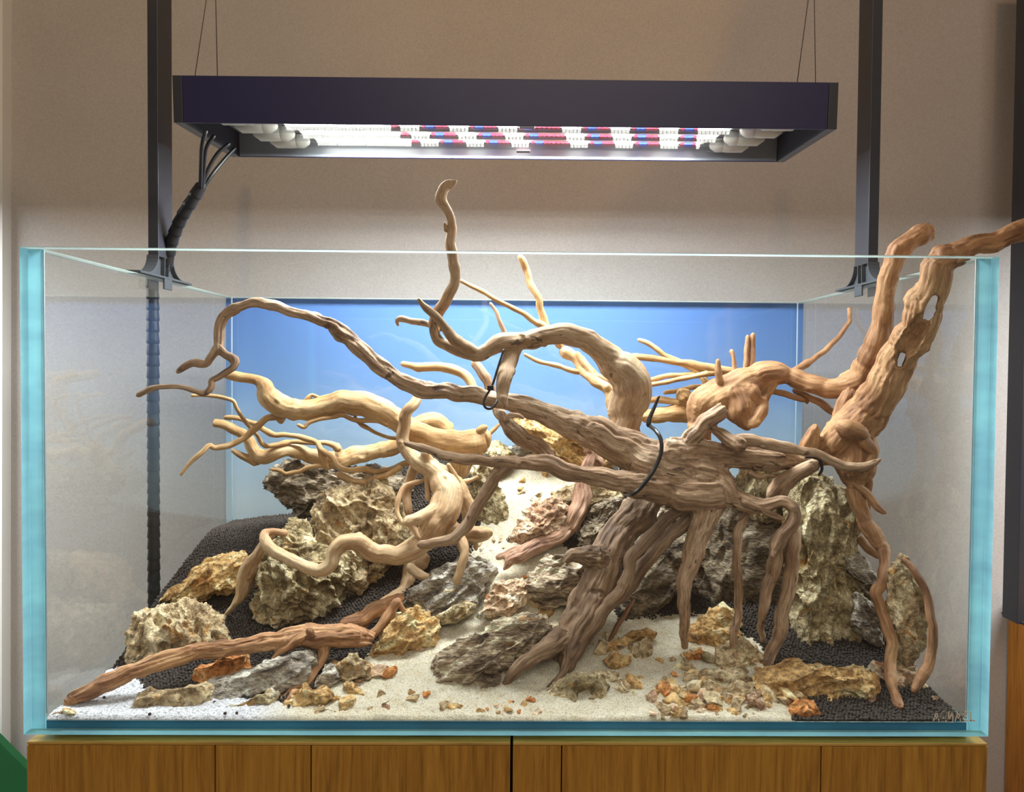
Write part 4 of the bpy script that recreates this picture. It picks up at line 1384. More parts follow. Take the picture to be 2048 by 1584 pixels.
for (u, v, s, mk, lab) in SPOTS:
    place_chip(u, v, s, mk, lab, None)
_T = ['first', 'second', 'third', 'fourth', 'fifth', 'sixth', 'seventh', 'eighth', 'ninth']
ORD = ['leftmost'] + _T[1:] + ['tenth', 'eleventh', 'twelfth', 'thirteenth', 'fourteenth', 'fifteenth', 'sixteenth', 'seventeenth', 'eighteenth', 'nineteenth']
for tens, tenth in (('twenty', 'twentieth'), ('thirty', 'thirtieth'), ('forty', 'fortieth'), ('fifty', 'fiftieth')):
    ORD += [tenth] + [tens + '-' + q for q in _T]
TONE = {'r_tan': 'tan', 'r_ochre': 'ochre', 'r_orange': 'rust', 'r_pink': 'pinkish', 'r_olive': 'olive', 'r_grey': 'grey'}
for poly, cnt, (s0, s1), kinds, lab, grp in ZONES:
    pa = np.array(poly, float)
    got = []
    while len(got) < cnt:
        u = rc.uniform(pa[:, 0].min(), pa[:, 0].max())
        v = rc.uniform(pa[:, 1].min(), pa[:, 1].max())
        if poly_sd(np.array([[u, v]]), pa)[0] > 0:
            got.append((u, v, s0 + (s1 - s0) * rc.random() ** 1.6, rc.choice(kinds)))
    got.sort()
    cnt_k = {}
    for (u, v, s_, mk) in got:
        i_ = cnt_k.get(mk, 0)
        cnt_k[mk] = i_ + 1
        pos = ORD[i_] + (' from the left' if i_ else '')
        place_chip(u, v, s_, mk, '%s chip %s, %s of its colour' % (TONE[mk], lab, pos), grp)

# ------------------------------------------------------------------ driftwood
def limb_points(Y, pts, wob_seed, step_px=None):
    """pts: (u, v, r) in photo pixels, Y: depth(s) spread evenly over the points; -> resampled x, y, z, r"""
    pts = np.asarray(pts, float)
    n = len(pts)
    Ys = np.atleast_1d(np.array([np.nan if y is None else y for y in (Y if isinstance(Y, (list, tuple)) else [Y])], float))
    if np.isnan(Ys[-1]):
        Ys[-1] = ground(pts[-1, 0], pts[-1, 1] - 2)[1]
    if np.isnan(Ys[0]):
        Ys[0] = ground(pts[0, 0], pts[0, 1] - 2)[1]
    yy = np.interp(np.linspace(0, 1, n), np.linspace(0, 1, len(Ys)), Ys) if len(Ys) > 1 else np.full(n, Ys[0])
    W = np.array([P(u, v, y) for (u, v, _), y in zip(pts, yy)])
    r = rm(pts[:, 2], W)
    c = resample(np.column_stack([W, r]), max(0.0035, float(np.median(r)) * 0.35))
    s = np.concatenate([[0], np.cumsum(np.linalg.norm(np.diff(c[:, :3], axis=0), axis=1))])
    q = np.stack([s * 22 + wob_seed * 3.1, np.full_like(s, wob_seed), np.zeros_like(s)], 1)
    env = np.minimum(1, np.minimum(s, s[-1] - s) / 0.03 + 0.2)
    c[:, 1] += env * vnoise(q, 5) * np.minimum(c[:, 3] * 0.6, 0.008)
    # kinks and nodes of real twigs
    q3 = np.stack([s * 55 + wob_seed * 1.7, np.full_like(s, wob_seed * 0.31), np.zeros_like(s)], 1)
    ja = np.minimum(c[:, 3] * 0.38, 0.0026) * env
    c[:, 0] += ja * vnoise(q3, 15)
    c[:, 2] += ja * vnoise(q3 + 31.7, 16)
    c[:, 3] *= 1 + 0.07 * vnoise(q * 2.3 + 4, 8) + 0.09 * vnoise(q3 * 1.6 + 7, 18)
    node = np.clip(vnoise(q3 * 0.8 + 3.3, 19) - 0.45, 0, 1)
    c[:, 3] *= 1 + 0.9 * node * (c[:, 3] < 0.009)
    c[:, 3] = np.maximum(c[:, 3], 0.0012)
    c[:, 1] = np.clip(c[:, 1], FG + 0.002 + c[:, 3], TD - FG - 0.002 - c[:, 3])
    ins = c[:, 2] < TH + 0.01
    lim = XI - 0.001 - c[:, 3]
    c[:, 0] = np.where(ins, np.clip(c[:, 0], -lim, lim), c[:, 0])
    c[:, 2] = np.maximum(c[:, 2], FLOOR + c[:, 3] * 0.9)
    return c, s


def grain_of(V, branches):
    """for each vertex the coordinates (along, across, across) of the branch whose skin is nearest"""
    best = np.full(len(V), 1e9)
    G_ = np.zeros((len(V), 3))
    R_ = np.zeros(len(V))
    off = 0.0
    for c, s in branches:
        t, n, b = frames_of(c[:, :3])
        for a in range(0, len(V), 8000):
            d = V[a:a + 8000, None, :] - c[None, :, :3]
            m = np.sqrt((d ** 2).sum(-1)) / c[None, :, 3]
            j = m.argmin(1)
            mm = m[np.arange(len(j)), j]
            dd = d[np.arange(len(j)), j]
            g = np.stack([s[j] + (dd * t[j]).sum(1) + off, (dd * n[j]).sum(1), (dd * b[j]).sum(1)], 1)
            up = mm < best[a:a + 8000]
            best[a:a + 8000] = np.where(up, mm, best[a:a + 8000])
            G_[a:a + 8000][up] = g[up]
            R_[a:a + 8000][up] = c[j, 3][up]
        off += s[-1] + 0.37
    return G_, R_


def smooth_mesh(V, F, it, lam=0.5):
    n = len(V)
    e = np.vstack([F[:, [0, 1]], F[:, [1, 2]], F[:, [2, 3]], F[:, [3, 0]]])
    deg = np.bincount(e[:, 0], minlength=n) + np.bincount(e[:, 1], minlength=n)
    for _ in range(it):
        S = np.zeros_like(V)
        for j in range(3):
            S[:, j] = np.bincount(e[:, 0], V[e[:, 1], j], n) + np.bincount(e[:, 1], V[e[:, 0], j], n)
        V = V + lam * (S / np.maximum(deg, 1)[:, None] - V)
    return V


def carve(V, F, branches, rough, seed):
    G_, R_ = grain_of(V, branches)
    N = vnormals(V, F)
    lump = fbm(G_ * np.array([26, 40, 40]) + seed, 2, seed)
    d = lump * R_ * 0.13
    # cross wrinkles where the wood was bent
    wr = fbm(G_ * np.array([210, 22, 22]) + seed * 3, 2, seed + 12)
    d += np.clip(vnoise(G_ * np.array([13, 20, 20]) + 5, seed + 14), 0, 1) * wr * np.minimum(R_ * 0.10, 0.0012)
    # knots
    k1, _ = worley(G_ * np.array([21, 30, 30]) + seed, seed + 16)
    d += np.minimum(R_ * 0.35, 0.004) * np.clip(1 - k1 / 0.16, 0, 1) ** 0.8
    d -= np.minimum(R_ * 0.40, 0.005) * np.clip(1 - k1 / 0.06, 0, 1)
    # long grooves and torn fibres
    tw = G_.copy()
    tw[:, 1:] += 0.004 * np.stack([vnoise(G_ * 14 + seed, seed + 1), vnoise(G_ * 14 + 9, seed + 2)], 1)
    gr = 1 - np.abs(fbm(tw * np.array([14, 115, 115]) + seed * 2, 3, seed + 4))
    amp = np.minimum(rough * 0.0035, R_ * 0.28 * min(1, rough))
    d -= amp * np.clip(gr - 0.62, 0, 1) / 0.38
    d += amp * 0.35 * fbm(tw * np.array([45, 260, 260]), 2, seed + 6)
    return V + N * d[:, None], G_


def set_grain(me, G_):
    at = me.attributes.new('grain', 'FLOAT_VECTOR', 'POINT')
    at.data.foreach_set('vector', G_.astype(np.float32).ravel())


_seed = [100]


def wood(name, label, material, limbs, parts=(), rough=0.5, voxel=0.0022, smooth=4, main='trunk', holes=()):
    _seed[0] += 7
    sd = _seed[0]
    br = []
    Vs, Qs, Ts, off = [], [], [], 0
    for i, (Y, pts, *fl) in enumerate(limbs):
        c, s = limb_points(Y, pts, sd + i)
        br.append((c, s))
        V, q, t = tube_arrays(c[:, :3], c[:, 3], 14, fl[0] if fl else (False, False))
        Vs.append(V); Qs.append(q + off); Ts.append(t + off); off += len(V)
    me0 = mesh_mixed('tmp', np.vstack(Vs), np.vstack(Qs), np.vstack(Ts))
    o0 = link('tmp', me0)
    md = o0.modifiers.new('r', 'REMESH')
    md.mode = 'VOXEL'
    md.voxel_size = voxel
    cutters = []
    for hp in holes:                        # hollows: subtract, then skin again
        W = np.array([P(u, v, y) for u, v, y, _ in hp])
        cr = resample(np.column_stack([W, rm(np.array([q[3] for q in hp], float), W)]), 0.004)
        hv, hq, ht = tube_arrays(cr[:, :3], cr[:, 3], 14)
        oc = link('tmp_cut', mesh_mixed('tmp_cut', hv, hq, ht))
        cutters.append(oc)
        bo = o0.modifiers.new('b', 'BOOLEAN')
        bo.operation = 'DIFFERENCE'
        bo.object = oc
        bo.solver = 'EXACT'
    if holes:
        md = o0.modifiers.new('r2', 'REMESH')
        md.mode = 'VOXEL'
        md.voxel_size = voxel
    dg = bpy.context.evaluated_depsgraph_get()
    ev = o0.evaluated_get(dg)
    m2 = ev.to_mesh()
    V = np.empty(len(m2.vertices) * 3, np.float32)
    m2.vertices.foreach_get('co', V)
    V = V.reshape(-1, 3).astype(float)
    lt = np.empty(len(m2.polygons), np.int32)
    m2.polygons.foreach_get('loop_total', lt)
    li = np.empty(len(m2.loops), np.int32)
    m2.loops.foreach_get('vertex_index', li)
    assert (lt == 4).all(), 'remesh faces'
    F = li.reshape(-1, 4)
    ev.to_mesh_clear()
    bpy.data.objects.remove(o0)
    for oc in cutters:
        mc = oc.data
        bpy.data.objects.remove(oc)
        bpy.data.meshes.remove(mc)
    bpy.data.meshes.remove(me0)
    V = smooth_mesh(V, F, smooth)
    V, G_ = carve(V, F, br, rough, sd)
    allz = V[:, 2].min()
    j = V[:, 2].argmin()
    base = np.array([V[j, 0], V[j, 1], allz])
    solo = not parts
    me = fast_mesh(main if not solo else name, V - base, F)
    set_grain(me, G_)
    if solo:
        root = link(name, me, material, None, base)
    else:
        root = empty(name, base)
        link(main, me, material, root)
    for i, (kind, Y, pts) in enumerate(parts):
        c, s = limb_points(Y, pts, sd + 40 + i)
        sides = 9 if np.median(c[:, 3]) < 0.006 else 12
        V, q, t = tube_arrays(c[:, :3], c[:, 3], sides)
        N = len(V)
        G2, R2 = grain_of(V, [(c, s)])
        nn = V - c[np.argmin(((V[:, None] - c[None, :, :3]) ** 2).sum(-1), 1), :3]
        ln = np.linalg.norm(nn, axis=1)[:, None] + 1e-9
        V = V + nn / ln * (R2 * 0.16 * fbm(G2 * np.array([60, 150, 150]) + sd, 2, sd + i))[:, None]
        G2[:, 0] += 3.0 + 0.7 * i
        mp = mesh_mixed(kind, V - base, q, t)
        set_grain(mp, G2)
        link(kind, mp, material, root)
    tag(root, label, 'driftwood')
    return root


M['w_grey'] = wood_mat('weathered_grey_brown_wood', '#d2b394', '#b79474', '#937256', patch='#6a5040', patch_lo=0.63)
M['w_arch'] = wood_mat('smooth_grey_tan_wood', '#c4a684', '#b08e6b', '#957355', patch='#5e4838', patch_lo=0.645, bump=0.2, streaks=0.45)
M['w_gold'] = wood_mat('smooth_golden_wood', '#d8b688', '#c9a06c', '#ab7f50', bump=0.2, streaks=0.45)
M['w_pale'] = wood_mat('pale_golden_root_wood', '#d8bc94', '#c9a47a', '#a87e57', bump=0.25, streaks=0.45)
M['w_brown'] = wood_mat('dull_brown_trunk_wood', '#a78a6d', '#8d7158', '#6b5340', bump=0.5)
M['w_orange'] = wood_mat('orange_brown_wood', '#c69a6c', '#af8058', '#865d3f', bump=0.3, streaks=0.45)
M['w_red'] = wood_mat('reddish_brown_log_wood', '#dcae80', '#c08d62', '#8d6042', bump=0.5)
M['w_pink'] = wood_mat('pinkish_brown_wood', '#cfa88c', '#b48a6e', '#875f4c', bump=0.5)
M['w_root'] = wood_mat('tan_brown_root_wood', '#b98c64', '#9e7350', '#754f36', bump=0.35)
M['w_darkroot'] = wood_mat('dark_brown_root_wood', '#7d5f4c', '#664a3a', '#472f25', bump=0.4)

# 1 -- long grey-brown branch arching from the left, gnarled right-hand mass and hanging roots
wood('driftwood', 'long grey brown branch arching in from the left and ending in gnarled roots at right', M['w_grey'], [
    ([.13, .14, .16, .17, .18, .18, .18, .17], [(435, 703, 13), (432, 665, 12.5), (448, 634, 12), (476, 615, 11), (513, 607, 11), (543, 608, 11), (574, 621, 11.5), (611, 631, 12), (648, 645, 13), (662, 651, 13), (670, 656, 18.5), (690, 672, 18.5), (714, 694, 18), (773, 740, 18), (831, 773, 19), (911, 784, 19), (978, 796, 18), (1028, 806, 19), (1082, 824, 24), (1150, 852, 31), (1200, 874, 36), (1258, 901, 43), (1310, 925, 44), (1370, 945, 40), (1440, 965, 36)]),
    ([.14, .13, .13, .14, .15, .16], [(1009, 926, 14), (1053, 926, 16), (1097, 930, 20), (1141, 944, 18), (1185, 953, 19), (1229, 962, 22), (1273, 970, 26), (1317, 977, 30), (1380, 985, 34), (1440, 985, 34)]),
    ([.17, .18, .19, .20], [(1340, 905, 34), (1398, 905, 27), (1477, 912, 25), (1555, 919, 23), (1600, 924, 19), (1618, 926, 12)]),
    ([.16, .18], [(1360, 900, 16), (1390, 868, 18), (1420, 836, 18), (1448, 818, 16)], (False, True)),
    ([.16, .14, .13, None], [(1430, 985, 38), (1409, 1036, 28), (1392, 1082, 22), (1382, 1121, 20), (1368, 1158, 17), (1367, 1194, 15), (1370, 1236, 13), (1370, 1273, 11), (1368, 1300, 7)]),
    ([.16, .13, .12, .11], [(1440, 975, 34), (1463, 991, 26), (1499, 1008, 20), (1530, 1013, 15), (1563, 1001, 14), (1585, 1015, 14), (1587, 1044, 15), (1567, 1071, 15), (1552, 1097, 13), (1546, 1114, 8)]),
    ([.15, .17, .19], [(1003, 826, 11), (1015, 850, 16), (1040, 872, 19), (1075, 893, 19), (1100, 918, 20)]),
    ([.18, .15], [(1429, 862, 10), (1450, 872, 13), (1480, 890, 16)]),
], [
    ('twig', [.13, .12], [(434, 697, 9), (422, 713, 8.5), (412, 726, 8), (386, 725, 8), (369, 734, 7), (356, 743, 5)]),
    ('twig', [.13, .12, .11, .10, .10], [(436, 695, 8.5), (450, 709, 8), (467, 721, 8), (463, 737, 7), (441, 750, 6.5), (422, 761, 6), (421, 775, 6.5), (406, 787, 6), (386, 781, 5.5), (353, 774, 5), (311, 776, 5.5), (290, 783, 6), (277, 790, 6)]),
    ('branch', [.13, .14, .14], [(1030, 926, 13), (965, 922, 11), (906, 917, 10), (862, 903, 8.5), (835, 893, 8), (811, 886, 6)]),
    ('branch', [.135, .14, .15, .165], [(1015, 927, 14), (989, 956, 13), (977, 979, 13), (962, 1006, 13), (942, 1038, 12), (918, 1066, 12), (898, 1081, 11), (866, 1088, 10), (841, 1089, 8)]),
    ('branch', [.16, .15, .14], [(1470, 885, 15), (1492, 881, 14), (1540, 888, 12), (1595, 901, 10), (1634, 909, 9), (1686, 931, 9), (1725, 934, 8.5), (1750, 924, 6.5), (1760, 919, 3)]),
    ('twig', [.15, .16], [(1525, 893, 5), (1548, 895, 5), (1577, 887, 4)]),
    ('branch', [.20, .23], [(1003, 830, 11), (991, 812, 11), (978, 775, 10), (966, 748, 10), (950, 726, 9)]),
    ('twig', [.14], [(1013, 838, 5), (1020, 832, 6), (1035, 831, 5), (1046, 836, 3)]),
    ('root', [.14, .15, .13, None], [(1552, 1078, 14), (1551, 1110, 15), (1548, 1150, 14), (1535, 1181, 12), (1527, 1220, 9), (1524, 1255, 7), (1526, 1288, 5)]),
    ('root', [.15, .14, .14, None], [(1588, 1060, 14), (1585, 1100, 14), (1583, 1140, 14), (1577, 1193, 14), (1565, 1244, 13.5), (1553, 1287, 13), (1537, 1320, 11), (1527, 1335, 8)]),
    ('root', [.16, .16, .15, None], [(1500, 1010, 10), (1488, 1032, 9), (1474, 1064, 8.5), (1473, 1111, 8), (1475, 1158, 8), (1480, 1200, 9), (1477, 1236, 8), (1465, 1268, 8), (1469, 1306, 7), (1481, 1342, 4)]),
    ('twig', [.13, .12], [(1490, 1005, 8), (1520, 1018, 7), (1548, 1030, 6), (1566, 1038, 4)]),
    ('twig', [.16, .17], [(1500, 945, 6), (1512, 952, 5.5), (1530, 951, 5), (1548, 953, 3)]),
    ('root', [.16, .20], [(1630, 930, 13), (1600, 945, 15), (1575, 965, 18), (1550, 990, 20)]),
], rough=0.9, voxel=0.0022)

# 2 -- U-shaped branch that rises to the lamp
wood('driftwood', 'smooth grey tan branch with an S-curved neck rising almost to the lamp', M['w_arch'], [
    ([.10, .11, .125, .145, .17, .18, .19, .21, .23, .24], [(911, 363, 5), (903, 368, 9), (890, 374, 11), (882, 396, 12), (890, 414, 9.5), (897, 428, 10), (904, 454, 11), (901, 488, 11.5), (904, 517, 11), (910, 537, 10.5), (908, 556, 11), (899, 583, 11.5), (884, 608, 12), (873, 627, 13), (869, 649, 12.5), (873, 672, 12), (889, 688, 12), (912, 698, 13), (937, 709, 14), (957, 711, 15), (978, 699, 16), (1000, 686, 18), (1028, 682, 18), (1060, 678, 19), (1091, 671, 20), (1123, 669, 21), (1155, 675, 22), (1186, 690, 24), (1211, 709, 28), (1237, 735, 34), (1258, 757, 41), (1263, 780, 43), (1258, 808, 40), (1250, 838, 33), (1248, 870, 30)]),
    ([.19, .16, .14], [(1031, 690, 20), (1020, 719, 17), (1010, 750, 16), (1004, 778, 14), (1004, 798, 11)]),
    ([.14, .175], [(892, 659, 9), (912, 682, 10), (937, 696, 11), (955, 706, 10)]),
    ([.25, .27], [(1250, 850, 28), (1262, 900, 24), (1270, 945, 22)]),
], [
    ('branch', [.12, .125, .14], [(838, 600, 4.5), (848, 612, 6), (858, 622, 8), (875, 637, 8.5), (893, 659, 9.5)]),
    ('branch', [.20, .19, .17], [(796, 650, 3), (794, 641, 4.5), (803, 637, 7), (823, 641, 6.5), (858, 648, 7), (892, 658, 8)]),
    ('twig', [.23, .21], [(981, 607, 3.5), (993, 624, 4), (1000, 643, 4.5), (1010, 668, 5)]),
    ('bark_nub', [.118], [(893, 460, 5), (890, 450, 3.5), (889, 446, 2)]),
    ('broken_tip', [.138, .135], [(1004, 795, 11), (1008, 806, 9), (1011, 812, 6)]),
], rough=0.28, voxel=0.0020)

# 3 -- main brown trunk standing on the sand in the middle
wood('driftwood', 'thick dull brown trunk slanting down to splayed toes at the front centre', M['w_brown'], [
    ([.25, .22, .19, .16, .14, .12], [(1305, 985, 34), (1275, 1024, 36), (1238, 1070, 37), (1214, 1115, 40), (1202, 1152, 38), (1184, 1194, 37), (1156, 1232, 34), (1134, 1268, 29), (1118, 1303, 24), (1106, 1333, 18), (1102, 1352, 12)]),
    ([.13, .10, .085, None], [(1118, 1275, 24), (1095, 1292, 21), (1066, 1312, 18), (1032, 1341, 15), (1008, 1372, 9)]),
    ([.18, .175, .17], [(1195, 1115, 30), (1168, 1112, 20), (1146, 1110, 15), (1136, 1118, 12)]),
    ([.12, .095, None], [(1132, 1318, 14), (1128, 1344, 9), (1104, 1370, 8.5), (1075, 1394, 6)]),
    ([.15, .12, .10], [(1190, 1200, 22), (1160, 1262, 19), (1140, 1310, 14), (1122, 1350, 8)]),
], [
    ('root', [.16, .15, .14, .125, .11], [(1405, 1018, 12), (1379, 1018, 11.5), (1342, 1033, 12), (1309, 1064, 12), (1274, 1103, 13), (1260, 1127, 12.5), (1254, 1158, 13), (1237, 1188, 13.5), (1210, 1218, 14.5), (1189, 1248, 14.5), (1165, 1282, 14), (1149, 1315, 11), (1134, 1342, 7)]),
    ('root', [.17, .165, .155], [(1378, 1038, 13), (1327, 1082, 14), (1288, 1127, 14), (1258, 1170, 13.5), (1238, 1198, 11)]),
], rough=0.95, voxel=0.0022)

# 4 -- hollow trunk at right, leaning out over the rim
wood('driftwood', 'big hollow orange brown trunk with two holes leaning over the right rim', M['w_orange'], [
    ([.22, .21, .20, .19, .17, .15, .13, .11, .09, .075, .065, .06, .06, .06, .06, .06], [(1650, 905, 30), (1672, 888, 40), (1700, 858, 44), (1735, 826, 43), (1757, 795, 41), (1778, 757, 39), (1801, 715, 37), (1825, 672, 37), (1849, 632, 37), (1868, 596, 35), (1886, 556, 31), (1908, 517, 27), (1940, 494, 22), (1990, 484, 21), (2026, 470, 23), (2075, 445, 24)]),
    ([.20, .20, .20], [(1712, 868, 38), (1712, 910, 41), (1706, 945, 36)]),
    ([.21, .20], [(1612, 905, 20), (1622, 880, 17), (1630, 856, 12)]),
    ([.24, .25], [(1670, 880, 24), (1690, 820, 20), (1700, 785, 18)]),
    ([.20, .19, .16, .13, .11, .09, None], [(1700, 945, 22), (1711, 985, 18), (1723, 1028, 17), (1746, 1064, 16), (1765, 1099, 14), (1772, 1130, 12), (1761, 1161, 13), (1754, 1189, 13), (1766, 1220, 14), (1778, 1255, 14), (1783, 1283, 13), (1777, 1314, 13), (1778, 1345, 13), (1789, 1380, 12.5), (1800, 1420, 12)]),
], [
    ('root', [.19, .17], [(1704, 962, 10), (1730, 988, 8), (1749, 1012, 7.5), (1768, 1024, 5.5)]),
    ('root', [.21, .22], [(1730, 950, 11), (1735, 985, 10), (1733, 1030, 6)]),
    ('root', [.24, .23, .2], [(1690, 1020, 9), (1700, 1052, 9), (1714, 1072, 9), (1732, 1092, 9), (1756, 1112, 8)]),
    ('stump_face', [.165, .165], [(1690, 856, 20), (1720, 866, 14), (1735, 872, 6)]),
    ('stump_splinter', [.165, .17], [(1725, 878, 13), (1745, 905, 12), (1735, 935, 10)]),
], rough=0.75, voxel=0.0022, holes=[
    [(1800, 726, .112, 9), (1809, 702, .101, 18), (1831, 665, .084, 19), (1849, 634, .070, 13)],
    [(1799, 729, .05, 6), (1799, 729, .22, 7)], [(1801, 720, .05, 8), (1801, 720, .22, 9)], [(1804, 710, .05, 8), (1804, 710, .22, 8)],
    [(1857, 631, .03, 9), (1857, 631, .18, 10)], [(1861, 619, .03, 11), (1861, 619, .18, 11)], [(1866, 606, .03, 9), (1866, 606, .18, 9)], [(1870, 596, .03, 6), (1870, 596, .18, 6)]])

# 5 -- smooth orange trunk with the sawn top
wood('driftwood', 'smooth orange brown trunk with a sawn top bending behind the right post', M['w_orange'], [
    ([.20, .20, .20, .21, .23, .26, .28, .29, .30, .30, .30], [(1862, 463, 21), (1834, 471, 22), (1802, 494, 22), (1786, 526, 20.5), (1777, 562, 20), (1772, 597, 20.5), (1776, 633, 22), (1772, 672, 25), (1757, 708, 27), (1737, 739, 28), (1713, 763, 26), (1682, 775, 23), (1646, 775, 20), (1611, 763, 20), (1579, 751, 21), (1548, 747, 24), (1508, 757, 29), (1469, 777, 35), (1437, 793, 38), (1410, 812, 35), (1398, 840, 27)], (True, False)),
    ([.29, .28], [(1470, 790, 38), (1480, 820, 32), (1490, 842, 22)]),
    ([.29, .27, .26], [(1545, 765, 14), (1530, 800, 10), (1522, 822, 16), (1505, 846, 14)]),
    ([.27, .27], [(1500, 780, 16), (1515, 800, 14), (1525, 802, 10)]),
    ([.30, .31], [(1400, 850, 24), (1395, 890, 26)]),
], [
    ('stub', [.28, .28], [(1440, 765, 8), (1437, 744, 7.5), (1436, 722, 5)]),
    ('stub', [.30, .31], [(1466, 760, 5), (1469, 735, 4.5), (1466, 712, 4.5), (1463, 703, 6)]),
    ('stub', [.32, .33], [(1490, 745, 6), (1492, 710, 6), (1495, 674, 4.5)]),
    ('stub', [.32, .33], [(1500, 745, 6.5), (1503, 708, 6.5), (1506, 669, 4.5)]),
    ('twig', [.32, .35, .36], [(1590, 740, 6), (1619, 724, 6), (1650, 700, 5.5), (1678, 672, 5), (1702, 641, 4.5), (1729, 620, 4.5), (1745, 619, 3.5)]),
    ('twig', [.31, .30], [(1540, 780, 6), (1575, 791, 7), (1611, 800, 6), (1614, 806, 3)]),
    ('twig', [.31, .28], [(1590, 782, 6), (1634, 802, 7.5), (1655, 818, 7.5), (1672, 828, 6)]),
], rough=0.35, voxel=0.0022)

# 6 -- thick golden limb at left with the broken end
wood('driftwood', 'thick golden limb at left with a frayed broken end and thin twigs', M['w_gold'], [
    ([.31, .32, .33, .34, .35, .36], [(451, 749, 9), (480, 753, 10), (513, 759, 11.5), (533, 772, 17), (538, 790, 21), (560, 808, 24), (585, 817, 22), (620, 818, 21), (655, 810, 23), (694, 804, 25), (729, 807, 26), (764, 821, 26), (793, 839, 25), (820, 857, 24), (848, 869, 23), (883, 881, 24), (912, 887, 26), (945, 886, 27), (970, 880, 24)], (False, True)),
    ([.36, .355], [(952, 880, 15), (962, 866, 10), (967, 854, 7)]),
    ([.34, .335], [(560, 826, 16), (562, 842, 9)]),
    ([.37, .38], [(925, 895, 22), (920, 930, 24), (905, 955, 22)]),
], [
    ('twig', [.335, .32, .30, .28, .27], [(556, 833, 8), (532, 838, 7), (509, 859, 7), (491, 876, 6.5), (465, 888, 6), (433, 897, 6), (420, 891, 5.5), (401, 906, 5), (380, 926, 4.5), (362, 949, 3)]),
    ('twig', [.31, .32, .33], [(597, 850, 3.5), (609, 854, 4), (621, 844, 4), (664, 834, 4.5), (685, 831, 5), (714, 841, 5), (752, 841, 5), (773, 849, 5)]),
    ('twig', [.34, .37], [(705, 821, 3), (717, 844, 3.5), (746, 862, 4), (776, 875, 4), (798, 876, 4)]),
    ('twig', [.33, .33], [(612, 801, 4), (618, 794, 4.5), (624, 790, 4), (640, 796, 3.5)]),
    ('knot', [.325], [(698, 812, 8), (700, 818, 7), (701, 822, 4)]),
    ('splinter', [.36], [(972, 868, 9), (976, 878, 9), (974, 892, 7)]),
    ('splinter', [.345], [(958, 862, 8), (966, 856, 7), (972, 854, 4)]),
    ('splinter', [.34], [(925, 898, 5), (930, 906, 4), (934, 914, 2)]),
    ('splinter', [.34], [(940, 900, 5), (946, 907, 4), (949, 914, 2)]),
    ('splinter', [.345], [(955, 897, 6), (962, 903, 5), (966, 909, 2)]),
    ('splinter', [.345], [(900, 896, 8), (893, 898, 6), (888, 900, 4)]),
    ('twig', [.38, .39], [(978, 868, 4.5), (990, 856, 4), (1002, 846, 2.5)]),
], rough=0.22, voxel=0.0021)

# 7 -- second golden branch lower left
wood('driftwood', 'golden branch with a sawn tip lying over the dark rear rock at left', M['w_gold'], [
    ([.39, .39, .40, .42, .44, .45, .46], [(427, 846, 8), (447, 850, 9.5), (471, 862, 10.5), (491, 877, 10.5), (508, 903, 13), (524, 915, 16), (543, 911, 15), (568, 900, 13.5), (591, 903, 14), (618, 914, 15.5), (650, 918, 17), (679, 920, 19), (711, 909, 18), (744, 903, 17), (776, 897, 18), (800, 884, 17), (822, 862, 19), (850, 845, 20), (875, 846, 20), (896, 862, 17)], (True, False)),
], [
    ('prong', [.39, .40], [(466, 901, 5), (486, 912, 7), (512, 922, 10)]),
    ('twig', [.37, .37, .38, .36, .35, .34], [(451, 835, 4.5), (480, 837, 5), (509, 847, 5.5), (532, 862, 6), (553, 870, 6), (574, 868, 5.5), (606, 876, 5.5), (632, 885, 5.5), (641, 900, 5.5), (664, 912, 5.5), (676, 931, 5.5), (700, 941, 5.5), (729, 938, 6), (752, 944, 6), (782, 939, 6), (805, 929, 6), (823, 923, 6)]),
    ('twig', [.37, .37], [(639, 896, 5), (646, 916, 5.5), (654, 937, 5)]),
    ('twig', [.27, .30, .35, .40, .41], [(384, 791, 3), (412, 791, 4), (462, 799, 4), (474, 818, 4), (486, 838, 4), (500, 856, 4), (515, 870, 4), (524, 885, 4.5), (541, 892, 5), (576, 885, 5), (612, 885, 5), (662, 888, 5.5), (676, 898, 7)]),
    ('twig', [.36, .37], [(545, 939, 4), (559, 941, 4), (571, 947, 4), (597, 944, 4), (615, 935, 4.5), (644, 932, 4.5)]),
    ('root', [.36, .35, .34], [(678, 948, 7), (700, 961, 7), (729, 966, 6.5), (752, 956, 6.5), (776, 950, 6), (800, 935, 6)]),
    ('spur', [.425], [(676, 912, 8), (678, 900, 6), (676, 889, 4)]),
], rough=0.2, voxel=0.0021)

